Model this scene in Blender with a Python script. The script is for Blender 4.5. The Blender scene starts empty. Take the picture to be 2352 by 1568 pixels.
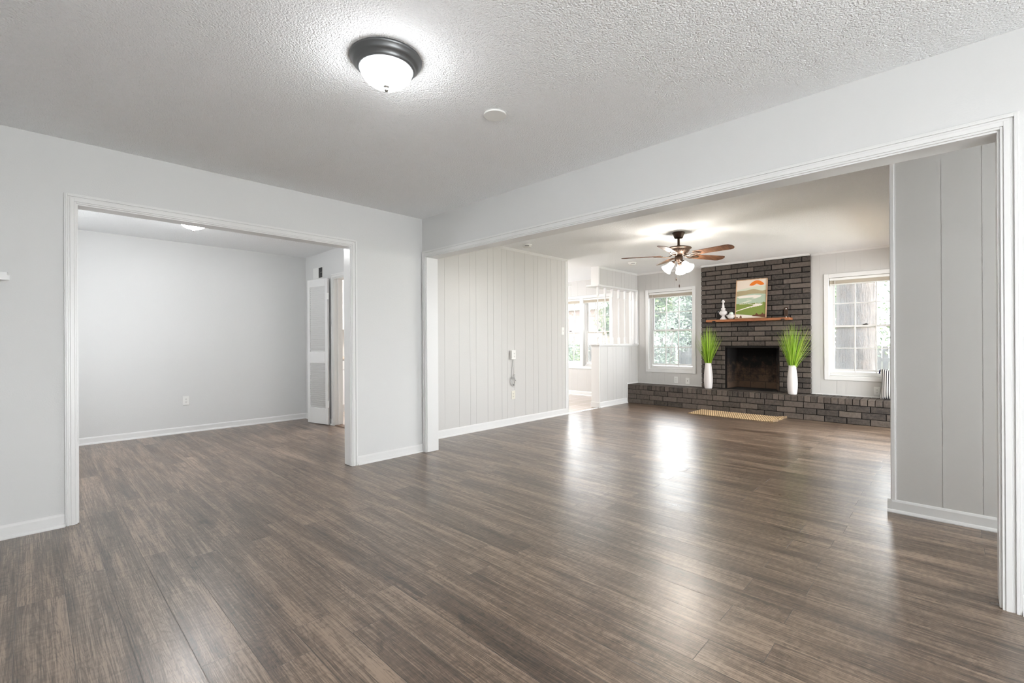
import bpy, math, random
from mathutils import Vector, Matrix
C = bpy.context.scene.collection
rnd = random.Random(7)
PI = math.pi

# ------------------------------------------------------------------ camera
F_PX, YAW, PITCH, ROLL = 1064.34, .7659, .0007, -.0053
CAM = Vector((-2.863, -4.0577, 1.1461))
fwd = Vector((math.cos(YAW)*math.cos(PITCH), math.sin(YAW)*math.cos(PITCH), math.sin(PITCH)))
rgt = Vector((math.sin(YAW), -math.cos(YAW), 0)); upv = rgt.cross(fwd)
R_ = rgt*math.cos(ROLL) + upv*math.sin(ROLL); U_ = -rgt*math.sin(ROLL) + upv*math.cos(ROLL)
cam = bpy.data.objects.new('camera', bpy.data.cameras.new('camera')); C.objects.link(cam)
m = Matrix((R_, U_, -fwd)).transposed().to_4x4(); m.translation = CAM
cam.matrix_world = m
cam.data.sensor_width = 36.0; cam.data.lens = F_PX/2352*36; cam.data.clip_start = .05; cam.data.clip_end = 300
bpy.context.scene.camera = cam
# ------------------------------------------------------------------ view
sc = bpy.context.scene
sc.view_settings.view_transform = 'Standard'; sc.view_settings.look = 'None'
sc.view_settings.gamma = 1; sc.view_settings.use_curve_mapping = False
sc.view_settings.exposure = 0.29
sc.cycles.use_denoising = True
sc.cycles.max_bounces = 10; sc.cycles.diffuse_bounces = 6; sc.cycles.glossy_bounces = 4
sc.cycles.transparent_max_bounces = 16; sc.cycles.caustics_reflective = False; sc.cycles.caustics_refractive = False
sc.cycles.sample_clamp_indirect = 6.0
# ------------------------------------------------------------------ world + sun
SKY = 11.0
w = bpy.data.worlds.new('world'); sc.world = w; w.use_nodes = True
bg = w.node_tree.nodes['Background']; bg.inputs[0].default_value = (.95, .98, 1.0, 1); bg.inputs[1].default_value = SKY
sun = bpy.data.lights.new('sun', 'SUN'); sun.energy = 20.0; sun.angle = .02; sun.color = (1, 1, 1)
so = bpy.data.objects.new('sun', sun); C.objects.link(so)
so.rotation_euler = Vector((.01, .60, -.72)).to_track_quat('-Z', 'Y').to_euler()
LAMP = 43.0     # frosted ceiling domes
FANL = 70.0     # fan shades
H = 2.44

# ------------------------------------------------------------------ materials
def mat(name):
    m = bpy.data.materials.new(name); m.use_nodes = True
    nt = m.node_tree; b = nt.nodes['Principled BSDF']
    return m, nt, b
def N(nt, t, **k):
    n = nt.nodes.new(t)
    for a, v in k.items(): setattr(n, a, v)
    return n
def L(nt, a, b): nt.links.new(a, b)
def mth(nt, op, a, b=None, c=None):
    n = N(nt, 'ShaderNodeMath', operation=op)
    for i, v in enumerate((a, b, c)):
        if v is None: continue
        if isinstance(v, (int, float)): n.inputs[i].default_value = v
        else: L(nt, v, n.inputs[i])
    return n.outputs[0]
def simple(name, col, rough=.5, metal=0, noise=0, nscale=20, bump=0, bscale=200, spec=.5):
    m, nt, b = mat(name)
    b.inputs['Base Color'].default_value = (*col, 1); b.inputs['Roughness'].default_value = rough
    b.inputs['Metallic'].default_value = metal; b.inputs['Specular IOR Level'].default_value = spec
    tc = N(nt, 'ShaderNodeTexCoord')
    if noise:
        n = N(nt, 'ShaderNodeTexNoise'); n.inputs['Scale'].default_value = nscale; n.inputs['Detail'].default_value = 4
        L(nt, tc.outputs['Object'], n.inputs['Vector'])
        mx = N(nt, 'ShaderNodeMix', data_type='RGBA')
        mx.inputs[6].default_value = (*[c*(1-noise) for c in col], 1); mx.inputs[7].default_value = (*[min(1, c*(1+noise)) for c in col], 1)
        L(nt, n.outputs[0], mx.inputs[0]); L(nt, mx.outputs[2], b.inputs['Base Color'])
    if bump:
        n = N(nt, 'ShaderNodeTexNoise'); n.inputs['Scale'].default_value = bscale; n.inputs['Detail'].default_value = 3
        L(nt, tc.outputs['Object'], n.inputs['Vector'])
        bp = N(nt, 'ShaderNodeBump'); bp.inputs['Distance'].default_value = bump; L(nt, n.outputs[0], bp.inputs['Height'])
        L(nt, bp.outputs[0], b.inputs['Normal'])
    return m
M = {}
M['wall'] = simple('wall_paint', (.66, .663, .66), .6, noise=.01, nscale=3, bump=.0006, bscale=120)
M['panel'] = simple('panel_paint', (.585, .575, .56), .38, noise=.01, nscale=3, bump=.0004, bscale=60)
M['trim'] = simple('trim_paint', (.74, .74, .735), .3, noise=.01, nscale=4)
M['white_plastic'] = simple('white_plastic', (.80, .80, .78), .35)
M['ivory_plastic'] = simple('ivory_plastic', (.70, .68, .60), .35)
M['slot'] = simple('dark_slot', (.02, .02, .02), .5)
M['black_metal'] = simple('black_metal', (.018, .016, .015), .4, .6)
M['bronze'] = simple('dark_bronze', (.05, .028, .017), .45, .5, noise=.2, nscale=40)
M['pewter'] = simple('pewter_ring', (.16, .165, .17), .38, .85)
M['nickel'] = simple('nickel', (.45, .44, .42), .3, 1)
M['ceramic'] = simple('white_ceramic', (.69, .66, .65), .35)
M['metal_strip'] = simple('metal_strip', (.55, .54, .53), .35, .8)
M['screw'] = simple('bright_screw', (.8, .8, .8), .25, .9)

def ceiling_mat():
    m, nt, b = mat('popcorn_ceiling')
    b.inputs['Base Color'].default_value = (.915, .93, .945, 1); b.inputs['Roughness'].default_value = .9
    tc = N(nt, 'ShaderNodeTexCoord')
    n = N(nt, 'ShaderNodeTexNoise'); n.inputs['Scale'].default_value = 105; n.inputs['Detail'].default_value = 3; n.inputs['Roughness'].default_value = .6
    L(nt, tc.outputs['Object'], n.inputs['Vector'])
    v = N(nt, 'ShaderNodeTexVoronoi'); v.inputs['Scale'].default_value = 130; L(nt, tc.outputs['Object'], v.inputs['Vector'])
    h = mth(nt, 'SUBTRACT', mth(nt, 'MULTIPLY', n.outputs[0], 1.6), mth(nt, 'MULTIPLY', v.outputs['Distance'], .7))
    bp = N(nt, 'ShaderNodeBump'); bp.inputs['Distance'].default_value = .0046; bp.inputs['Strength'].default_value = 1
    L(nt, h, bp.inputs['Height']); L(nt, bp.outputs[0], b.inputs['Normal'])
    return m
M['ceiling'] = ceiling_mat()

def floor_mat():
    m, nt, b = mat('wood_plank_floor')
    tc = N(nt, 'ShaderNodeTexCoord'); s = N(nt, 'ShaderNodeSeparateXYZ'); L(nt, tc.outputs['Object'], s.inputs[0])
    x, y = s.outputs[0], s.outputs[1]
    W_, LEN = .1539, 1.223
    u = mth(nt, 'DIVIDE', mth(nt, 'ADD', x, 2.909+.1539*200), W_)
    i = mth(nt, 'FLOOR', u); fu = mth(nt, 'FRACT', u)
    odd = mth(nt, 'MODULO', i, 2.0)
    far = mth(nt, 'GREATER_THAN', i, 221.5)
    jit = N(nt, 'ShaderNodeTexWhiteNoise', noise_dimensions='1D'); L(nt, i, jit.inputs['W'])
    ph = mth(nt, 'ADD', mth(nt, 'MULTIPLY', odd, mth(nt, 'ADD', .19, mth(nt, 'MULTIPLY', far, .42))), -2.34)
    ph = mth(nt, 'ADD', ph, mth(nt, 'MULTIPLY', jit.outputs[0], .03))
    v = mth(nt, 'ADD', mth(nt, 'DIVIDE', mth(nt, 'SUBTRACT', y, ph), LEN), 100)
    j = mth(nt, 'FLOOR', v); fv = mth(nt, 'FRACT', v)
    cell = N(nt, 'ShaderNodeCombineXYZ'); L(nt, i, cell.inputs[0]); L(nt, j, cell.inputs[1])
    wn = N(nt, 'ShaderNodeTexWhiteNoise', noise_dimensions='3D'); L(nt, cell.outputs[0], wn.inputs['Vector'])
    sep = N(nt, 'ShaderNodeSeparateColor'); L(nt, wn.outputs['Color'], sep.inputs[0])
    r1, r2, r3 = sep.outputs
    def vec(sx, sy, ox=r1, oy=r2):
        c = N(nt, 'ShaderNodeCombineXYZ')
        L(nt, mth(nt, 'ADD', mth(nt, 'MULTIPLY', x, sx), mth(nt, 'MULTIPLY', ox, 37.0)), c.inputs[0])
        L(nt, mth(nt, 'ADD', mth(nt, 'MULTIPLY', y, sy), mth(nt, 'MULTIPLY', oy, 53.0)), c.inputs[1])
        L(nt, mth(nt, 'MULTIPLY', r3, 9.0), c.inputs[2])
        return c.outputs[0]
    def noise(v_, sc_=1, det=4, ro=.55, dist=0):
        n = N(nt, 'ShaderNodeTexNoise'); n.inputs['Scale'].default_value = sc_; n.inputs['Detail'].default_value = det
        n.inputs['Roughness'].default_value = ro; n.inputs['Distortion'].default_value = dist; L(nt, v_, n.inputs['Vector']); return n.outputs[0]
    base = noise(vec(8, .75), 1, 2, .45, .12)                # low field whose contours make the cathedral grain
    rings = mth(nt, 'ABSOLUTE', mth(nt, 'SUBTRACT', mth(nt, 'FRACT', mth(nt, 'MULTIPLY', base, 52)), .5))  # 0..0.5
    rings = mth(nt, 'MULTIPLY', mth(nt, 'POWER', mth(nt, 'MULTIPLY', rings, 2), 5), 1)
    fine = noise(vec(190, 3.2), 1, 4, .72)
    cross = noise(vec(24, 55), 1, 3, .6)
    blot = noise(vec(17, 1.1), 1, 4, .62, .35)
    big = noise(vec(5, .5), 1, 2, .5)
    knot = N(nt, 'ShaderNodeMapRange'); knot.inputs[1].default_value = .62; knot.inputs[2].default_value = .80; L(nt, noise(vec(14, 4.5, r2, r3), 1, 4, .6, .8), knot.inputs[0])
    pore = N(nt, 'ShaderNodeMapRange'); pore.inputs[1].default_value = .56; pore.inputs[2].default_value = .70; L(nt, noise(vec(330, 9), 1, 3, .6), pore.inputs[0])
    t = mth(nt, 'ADD', mth(nt, 'MULTIPLY', blot, 1.05), mth(nt, 'SUBTRACT', mth(nt, 'MULTIPLY', big, .35), -.05))
    t = mth(nt, 'ADD', t, mth(nt, 'MULTIPLY', mth(nt, 'SUBTRACT', fine, .5), 1.25))
    t = mth(nt, 'ADD', t, mth(nt, 'MULTIPLY', mth(nt, 'SUBTRACT', cross, .5), .40))
    t = mth(nt, 'SUBTRACT', t, mth(nt, 'MULTIPLY', rings, .17)); t = mth(nt, 'SUBTRACT', t, mth(nt, 'ADD', mth(nt, 'MULTIPLY', pore.outputs[0], .28), mth(nt, 'MULTIPLY', knot.outputs[0], .30)))
    t = mth(nt, 'ADD', t, mth(nt, 'MULTIPLY', mth(nt, 'SUBTRACT', r3, .5), .12))
    cr = N(nt, 'ShaderNodeValToRGB'); e = cr.color_ramp.elements
    e[0].position = .30; e[0].color = (.016, .0095, .006, 1)
    e[1].position = .98; e[1].color = (.34, .246, .178, 1)
    k = cr.color_ramp.elements.new(.52); k.color = (.078, .048, .030, 1)
    k = cr.color_ramp.elements.new(.72); k.color = (.145, .098, .067, 1)
    L(nt, t, cr.inputs[0])
    # seams
    du = mth(nt, 'MULTIPLY', mth(nt, 'MINIMUM', fu, mth(nt, 'SUBTRACT', 1, fu)), W_)
    dv = mth(nt, 'MULTIPLY', mth(nt, 'MINIMUM', fv, mth(nt, 'SUBTRACT', 1, fv)), LEN)
    d = mth(nt, 'MINIMUM', du, dv)
    seam = N(nt, 'ShaderNodeMapRange'); seam.inputs[1].default_value = .0006; seam.inputs[2].default_value = .0017
    seam.inputs[3].default_value = 1; seam.inputs[4].default_value = 0; L(nt, d, seam.inputs[0])
    mx = N(nt, 'ShaderNodeMix', data_type='RGBA'); L(nt, mth(nt, 'MULTIPLY', seam.outputs[0], .7), mx.inputs[0]); L(nt, cr.outputs[0], mx.inputs[6]); mx.inputs[7].default_value = (.04, .03, .025, 1)
    L(nt, mx.outputs[2], b.inputs['Base Color'])
    rg = noise(vec(5, 3, r2, r1), 1, 3)
    L(nt, mth(nt, 'ADD', mth(nt, 'MULTIPLY', rg, .12), .245), b.inputs['Roughness'])
    b.inputs['IOR'].default_value = 1.98
    hh = mth(nt, 'SUBTRACT', mth(nt, 'ADD', mth(nt, 'MULTIPLY', fine, .25), mth(nt, 'MULTIPLY', rings, -.1)), mth(nt, 'MULTIPLY', seam.outputs[0], 1.5))
    bp = N(nt, 'ShaderNodeBump'); bp.inputs['Distance'].default_value = .0009; bp.inputs['Strength'].default_value = .6
    L(nt, hh, bp.inputs['Height']); L(nt, bp.outputs[0], b.inputs['Normal'])
    return m
M['floor'] = floor_mat()

def tile_mat():
    m, nt, b = mat('pale_tile_floor')
    tc = N(nt, 'ShaderNodeTexCoord')
    br = N(nt, 'ShaderNodeTexBrick'); br.inputs['Scale'].default_value = 1; br.offset = .5
    br.inputs['Color1'].default_value = (.48, .41, .37, 1); br.inputs['Color2'].default_value = (.42, .36, .32, 1); br.inputs['Mortar'].default_value = (.62, .56, .52, 1)
    br.inputs['Brick Width'].default_value = .6; br.inputs['Row Height'].default_value = .3; br.inputs['Mortar Size'].default_value = .006
    L(nt, tc.outputs['Object'], br.inputs['Vector']); L(nt, br.outputs[0], b.inputs['Base Color'])
    b.inputs['Roughness'].default_value = .22
    return m
M['tile'] = tile_mat()

def brick_mat(name='painted_brick', base=((.011, .009, .008), (.125, .100, .083)), rough=.62):
    m, nt, b = mat(name)
    at = N(nt, 'ShaderNodeAttribute', attribute_name='tone')
    tc = N(nt, 'ShaderNodeTexCoord')
    n = N(nt, 'ShaderNodeTexNoise'); n.inputs['Scale'].default_value = 28; n.inputs['Detail'].default_value = 6; n.inputs['Roughness'].default_value = .65
    L(nt, tc.outputs['Object'], n.inputs['Vector'])
    n2 = N(nt, 'ShaderNodeTexNoise'); n2.inputs['Scale'].default_value = 130; n2.inputs['Detail'].default_value = 3
    L(nt, tc.outputs['Object'], n2.inputs['Vector'])
    t = mth(nt, 'ADD', mth(nt, 'MULTIPLY', at.outputs['Fac'], .45), mth(nt, 'MULTIPLY', n.outputs[0], .75))
    t = mth(nt, 'ADD', t, mth(nt, 'MULTIPLY', mth(nt, 'SUBTRACT', n2.outputs[0], .5), .45))
    cr = N(nt, 'ShaderNodeValToRGB'); e = cr.color_ramp.elements
    e[0].position = .22; e[0].color = (*base[0], 1); e[1].position = .85; e[1].color = (*base[1], 1)
    L(nt, t, cr.inputs[0]); L(nt, cr.outputs[0], b.inputs['Base Color'])
    b.inputs['Roughness'].default_value = rough
    bp = N(nt, 'ShaderNodeBump'); bp.inputs['Distance'].default_value = .003; L(nt, mth(nt, 'ADD', n.outputs[0], n2.outputs[0]), bp.inputs['Height']); L(nt, bp.outputs[0], b.inputs['Normal'])
    return m
M['brick'] = brick_mat()
M['mortar'] = simple('dark_mortar', (.004, .003, .003), .9, bump=.002, bscale=150)

def firebox_mat():
    m, nt, b = mat('sooty_firebrick')
    tc = N(nt, 'ShaderNodeTexCoord'); s = N(nt, 'ShaderNodeSeparateXYZ'); L(nt, tc.outputs['Object'], s.inputs[0])
    cv = N(nt, 'ShaderNodeCombineXYZ'); L(nt, mth(nt, 'ADD', s.outputs[1], mth(nt, 'MULTIPLY', s.outputs[0], .7)), cv.inputs[0]); L(nt, s.outputs[2], cv.inputs[1])
    br = N(nt, 'ShaderNodeTexBrick'); br.inputs['Scale'].default_value = 1; br.inputs['Brick Width'].default_value = .23; br.inputs['Row Height'].default_value = .115; br.inputs['Mortar Size'].default_value = .005
    br.inputs['Color1'].default_value = (.12, .078, .052, 1); br.inputs['Color2'].default_value = (.085, .05, .032, 1); br.inputs['Mortar'].default_value = (.05, .032, .022, 1)
    L(nt, cv.outputs[0], br.inputs['Vector'])
    n = N(nt, 'ShaderNodeTexNoise'); n.inputs['Scale'].default_value = 7; n.inputs['Detail'].default_value = 8; n.inputs['Roughness'].default_value = .72; L(nt, tc.outputs['Object'], n.inputs['Vector'])
    # soot collects above the height of the fire
    h = mth(nt, 'ADD', mth(nt, 'SUBTRACT', s.outputs[2], .80), mth(nt, 'MULTIPLY', mth(nt, 'SUBTRACT', n.outputs[0], .5), 1.5))
    mr = N(nt, 'ShaderNodeMapRange'); mr.inputs[1].default_value = -.36; mr.inputs[2].default_value = .0; L(nt, h, mr.inputs[0])
    mx = N(nt, 'ShaderNodeMix', data_type='RGBA'); L(nt, mr.outputs[0], mx.inputs[0]); L(nt, br.outputs[0], mx.inputs[6]); mx.inputs[7].default_value = (.004, .003, .003, 1)
    L(nt, mx.outputs[2], b.inputs['Base Color']); b.inputs['Roughness'].default_value = .9
    return m
M['firebox'] = firebox_mat()
M['soot'] = simple('soot', (.006, .005, .005), .95, noise=.4, nscale=8)

def wood(name, c0, c1, sx=3, sy=40, sz=40, rough=.4):
    m, nt, b = mat(name)
    tc = N(nt, 'ShaderNodeTexCoord'); mp = N(nt, 'ShaderNodeMapping'); mp.inputs['Scale'].default_value = (sx, sy, sz)
    L(nt, tc.outputs['Object'], mp.inputs[0])
    n = N(nt, 'ShaderNodeTexNoise'); n.inputs['Scale'].default_value = 1; n.inputs['Detail'].default_value = 5; n.inputs['Distortion'].default_value = .6
    L(nt, mp.outputs[0], n.inputs['Vector'])
    cr = N(nt, 'ShaderNodeValToRGB'); e = cr.color_ramp.elements; e[0].position = .3; e[0].color = (*c0, 1); e[1].position = .72; e[1].color = (*c1, 1)
    L(nt, n.outputs[0], cr.inputs[0]); L(nt, cr.outputs[0], b.inputs['Base Color']); b.inputs['Roughness'].default_value = rough
    return m
M['mantel'] = wood('stained_pine', (.17, .05, .018), (.42, .16, .06), 30, 3, 30, .42)
M['blade'] = wood('walnut_blade', (.075, .032, .017), (.22, .10, .05), 3, 45, 45, .45)
M['oak'] = wood('oak_frame', (.38, .22, .12), (.60, .40, .25), 20, 20, 6, .5)
M['fence'] = wood('weathered_fence', (.025, .023, .022), (.075, .068, .062), 20, 14, .8, .9)
M['bark'] = simple('bark', (.20, .165, .14), .95)
def bark():
    m, nt, b = mat('furrowed_bark')
    tc = N(nt, 'ShaderNodeTexCoord'); mp = N(nt, 'ShaderNodeMapping'); mp.inputs['Scale'].default_value = (30, 30, 6)
    L(nt, tc.outputs['Object'], mp.inputs[0])
    n = N(nt, 'ShaderNodeTexNoise'); n.inputs['Scale'].default_value = 1; n.inputs['Detail'].default_value = 8; n.inputs['Roughness'].default_value = .7; n.inputs['Distortion'].default_value = .5; L(nt, mp.outputs[0], n.inputs['Vector'])
    cr = N(nt, 'ShaderNodeValToRGB'); e = cr.color_ramp.elements; e[0].position = .36; e[0].color = (.018, .013, .010, 1); e[1].position = .66; e[1].color = (.085, .066, .054, 1)
    L(nt, n.outputs[0], cr.inputs[0]); L(nt, cr.outputs[0], b.inputs['Base Color']); b.inputs['Roughness'].default_value = .95
    bp = N(nt, 'ShaderNodeBump'); bp.inputs['Distance'].default_value = .03; L(nt, n.outputs[0], bp.inputs['Height']); L(nt, bp.outputs[0], b.inputs['Normal'])
    return m
M['bark'] = bark()
M['blind'] = simple('beige_blind', (.62, .55, .45), .5, noise=.05)

def glass_mat():
    m = bpy.data.materials.new('window_glass'); m.use_nodes = True; nt = m.node_tree; nt.nodes.clear()
    out = N(nt, 'ShaderNodeOutputMaterial'); tr = N(nt, 'ShaderNodeBsdfTransparent'); gl = N(nt, 'ShaderNodeBsdfGlossy'); gl.inputs['Roughness'].default_value = .02
    df = N(nt, 'ShaderNodeBsdfTranslucent'); df.inputs[0].default_value = (.85, .9, 1.0, 1)
    fr = N(nt, 'ShaderNodeFresnel'); fr.inputs[0].default_value = 1.45
    tc = N(nt, 'ShaderNodeTexCoord'); n = N(nt, 'ShaderNodeTexNoise'); n.inputs['Scale'].default_value = 5; n.inputs['Detail'].default_value = 6; n.inputs['Distortion'].default_value = 1.2
    L(nt, tc.outputs['Object'], n.inputs['Vector'])
    d = mth(nt, 'ADD', mth(nt, 'MULTIPLY', n.outputs[0], .09), .01)      # dusty film on the panes
    m1 = N(nt, 'ShaderNodeMixShader'); L(nt, d, m1.inputs[0]); L(nt, tr.outputs[0], m1.inputs[1]); L(nt, df.outputs[0], m1.inputs[2])
    m2 = N(nt, 'ShaderNodeMixShader'); L(nt, fr.outputs[0], m2.inputs[0]); L(nt, m1.outputs[0], m2.inputs[1]); L(nt, gl.outputs[0], m2.inputs[2])
    L(nt, m2.outputs[0], out.inputs[0]); return m
M['glass'] = glass_mat()

def emit(name, col, s, edge=None):
    m, nt, b = mat(name)
    b.inputs['Base Color'].default_value = (.8, .8, .8, 1); b.inputs['Roughness'].default_value = .3
    b.inputs['Emission Color'].default_value = (*col, 1); b.inputs['Emission Strength'].default_value = s
    return m
M['dome'] = emit('lit_frosted_dome', (.98, .99, 1.0), LAMP)
M['shade'] = emit('lit_frosted_shade', (1.0, .93, .83), FANL)

def leafmat(name, c0, c1, sat=.5):
    m, nt, b = mat(name)
    oi = N(nt, 'ShaderNodeTexCoord'); n = N(nt, 'ShaderNodeTexWhiteNoise', noise_dimensions='3D')
    g = N(nt, 'ShaderNodeNewGeometry'); L(nt, g.outputs['Random Per Island'], n.inputs['Vector'])
    mx = N(nt, 'ShaderNodeMix', data_type='RGBA'); mx.inputs[6].default_value = (*c0, 1); mx.inputs[7].default_value = (*c1, 1)
    L(nt, g.outputs['Random Per Island'], mx.inputs[0]); L(nt, mx.outputs[2], b.inputs['Base Color'])
    b.inputs['Roughness'].default_value = .5
    tl = N(nt, 'ShaderNodeBsdfTranslucent'); L(nt, mx.outputs[2], tl.inputs[0])
    ms = N(nt, 'ShaderNodeMixShader'); ms.inputs[0].default_value = .4
    out = nt.nodes['Material Output']; L(nt, b.outputs[0], ms.inputs[1]); L(nt, tl.outputs[0], ms.inputs[2]); L(nt, ms.outputs[0], out.inputs[0])
    return m
M['leaf'] = leafmat('green_leaves', (.02, .055, .012), (.11, .155, .045))
M['leaf2'] = leafmat('grey_green_leaves', (.028, .05, .028), (.12, .155, .105))
M['grassblade'] = leafmat('artificial_grass', (.16, .36, .008), (.60, .78, .12))
M['lawn'] = simple('lawn', (.08, .10, .04), .95, noise=.5, nscale=6)
M['redbrick'] = simple('neighbour_brick', (.22, .14, .12), .9, noise=.15, nscale=20)
M['siding'] = simple('pale_siding', (.6, .6, .58), .8)

# ------------------------------------------------------------------ mesh helpers
class MB:
    def __init__(s): s.v = []; s.f = []; s.sm = []; s.mi = []; s.tone = []; s.M = Matrix.Identity(4); s.cur = 0; s.t = .5
    def add(s, vs, fs, smooth=False):
        o = len(s.v); s.v += [tuple(s.M @ Vector(p)) for p in vs]
        for f in fs: s.f.append([o+i for i in f]); s.sm.append(smooth); s.mi.append(s.cur); s.tone.append(s.t)
        return s
    def box(s, a, b, bev=0):
        x0, y0, z0 = [min(a[i], b[i]) for i in range(3)]; x1, y1, z1 = [max(a[i], b[i]) for i in range(3)]
        if not bev:
            return s.add([(x0,y0,z0),(x1,y0,z0),(x1,y1,z0),(x0,y1,z0),(x0,y0,z1),(x1,y0,z1),(x1,y1,z1),(x0,y1,z1)],
                         [(0,3,2,1),(4,5,6,7),(0,1,5,4),(1,2,6,5),(2,3,7,6),(3,0,4,7)])
        e = min(bev, (x1-x0)/2.01, (y1-y0)/2.01, (z1-z0)/2.01); vs = []; idx = {}
        X = (x0, x1); Y = (y0, y1); Z = (z0, z1)
        for i in (0, 1):
            for j in (0, 1):
                for k in (0, 1):
                    sx, sy, sz = (e if i == 0 else -e), (e if j == 0 else -e), (e if k == 0 else -e)
                    for ax in range(3):
                        p = [X[i]+sx, Y[j]+sy, Z[k]+sz]; p[ax] = (X[i], Y[j], Z[k])[ax]
                        idx[i, j, k, ax] = len(vs); vs.append(p)
        fs = []
        def q(*ks): fs.append([idx[k] for k in ks])
        for i in (0, 1):
            o = [(i,0,0,0),(i,1,0,0),(i,1,1,0),(i,0,1,0)]; q(*(o if i else o[::-1]))
            o = [(0,i,0,1),(0,i,1,1),(1,i,1,1),(1,i,0,1)]; q(*(o if i else o[::-1]))
            o = [(0,0,i,2),(1,0,i,2),(1,1,i,2),(0,1,i,2)]; q(*(o if i else o[::-1]))
        def fix(f):   # orient outward
            c = Vector((x0+x1, y0+y1, z0+z1))/2; a_, b_, c_ = [Vector(vs[t]) for t in f[:3]]
            n = (b_-a_).cross(c_-a_); return f if n.dot(a_-c) > 0 else f[::-1]
        for j in (0, 1):
            for k in (0, 1):
                fs.append(fix([idx[0,j,k,1], idx[1,j,k,1], idx[1,j,k,2], idx[0,j,k,2]]))
                fs.append(fix([idx[j,0,k,0], idx[j,1,k,0], idx[j,1,k,2], idx[j,0,k,2]]))
                fs.append(fix([idx[j,k,0,0], idx[j,k,1,0], idx[j,k,1,1], idx[j,k,0,1]]))
        for i in (0, 1):
            for j in (0, 1):
                for k in (0, 1): fs.append(fix([idx[i,j,k,0], idx[i,j,k,1], idx[i,j,k,2]]))
        return s.add(vs, fs)
    def prism(s, pts, h0, h1, axis='Z', smooth=False):
        n = len(pts); mk = {'Z': lambda p, h: (p[0], p[1], h), 'X': lambda p, h: (h, p[0], p[1]), 'Y': lambda p, h: (p[0], h, p[1])}[axis]
        vs = [mk(p, h0) for p in pts] + [mk(p, h1) for p in pts]
        fs = [[i, (i+1) % n, n+(i+1) % n, n+i] for i in range(n)] + [list(range(n))[::-1], list(range(n, 2*n))]
        return s.add(vs, fs, smooth)
    def lathe(s, prof, seg=32, c=(0, 0, 0), cap=True):
        vs = []; fs = []; n = len(prof)
        for (r, z) in prof:
            for k in range(seg):
                a = 2*PI*k/seg; vs.append((c[0]+r*math.cos(a), c[1]+r*math.sin(a), c[2]+z))
        for i in range(n-1):
            for k in range(seg):
                fs.append([i*seg+k, i*seg+(k+1) % seg, (i+1)*seg+(k+1) % seg, (i+1)*seg+k])
        if cap:
            if prof[0][0] > 1e-5: fs.append(list(range(seg))[::-1])
            if prof[-1][0] > 1e-5: fs.append([(n-1)*seg+k for k in range(seg)])
        return s.add(vs, fs, True)
    def tube(s, pts, r, seg=8):
        rs = r if isinstance(r, (list, tuple)) else [r]*len(pts); vs = []; fs = []; pts = [Vector(p) for p in pts]; prev = None
        for i, p in enumerate(pts):
            t = (pts[min(i+1, len(pts)-1)]-pts[max(i-1, 0)]).normalized()
            a = Vector((0, 0, 1)) if abs(t.z) < .9 else Vector((1, 0, 0))
            if prev is None: u_ = t.cross(a).normalized()
            else: u_ = (prev - t*prev.dot(t)).normalized()
            prev = u_; w_ = t.cross(u_)
            for k in range(seg):
                an = 2*PI*k/seg; vs.append(tuple(p+(u_*math.cos(an)+w_*math.sin(an))*rs[i]))
        for i in range(len(pts)-1):
            for k in range(seg): fs.append([i*seg+k, i*seg+(k+1) % seg, (i+1)*seg+(k+1) % seg, (i+1)*seg+k])
        fs.append(list(range(seg))[::-1]); fs.append([(len(pts)-1)*seg+k for k in range(seg)])
        return s.add(vs, fs, True)
    def build(s, name, mats, parent=None, tone=False):
        me = bpy.data.meshes.new(name); me.from_pydata(s.v, [], s.f)
        for mm in (mats if isinstance(mats, (list, tuple)) else [mats]): me.materials.append(mm)
        me.polygons.foreach_set('use_smooth', s.sm); me.polygons.foreach_set('material_index', s.mi)
        if tone:
            a = me.attributes.new('tone', 'FLOAT', 'FACE'); a.data.foreach_set('value', s.tone)
        me.update()
        o = bpy.data.objects.new(name, me); C.objects.link(o)
        if parent:
            o.parent = parent; o.matrix_parent_inverse = Matrix.Identity(4)
        return o
def empty(name, loc=(0, 0, 0), rz=0):
    o = bpy.data.objects.new(name, None); C.objects.link(o); o.location = loc; o.rotation_euler = (0, 0, rz); o.empty_display_size = .1; return o
def tag(o, label, cat, group=None):
    o['label'] = label; o['category'] = cat
    if group: o['group'] = group
    return o
def struct(o): o['kind'] = 'structure'; return o
def copy_tree(o, parent=None):
    c = o.copy(); C.objects.link(c)
    if parent: c.parent = parent
    for ch in list(o.children):
        if ch.name in bpy.data.objects: copy_tree(ch, c)
    return c

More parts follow.
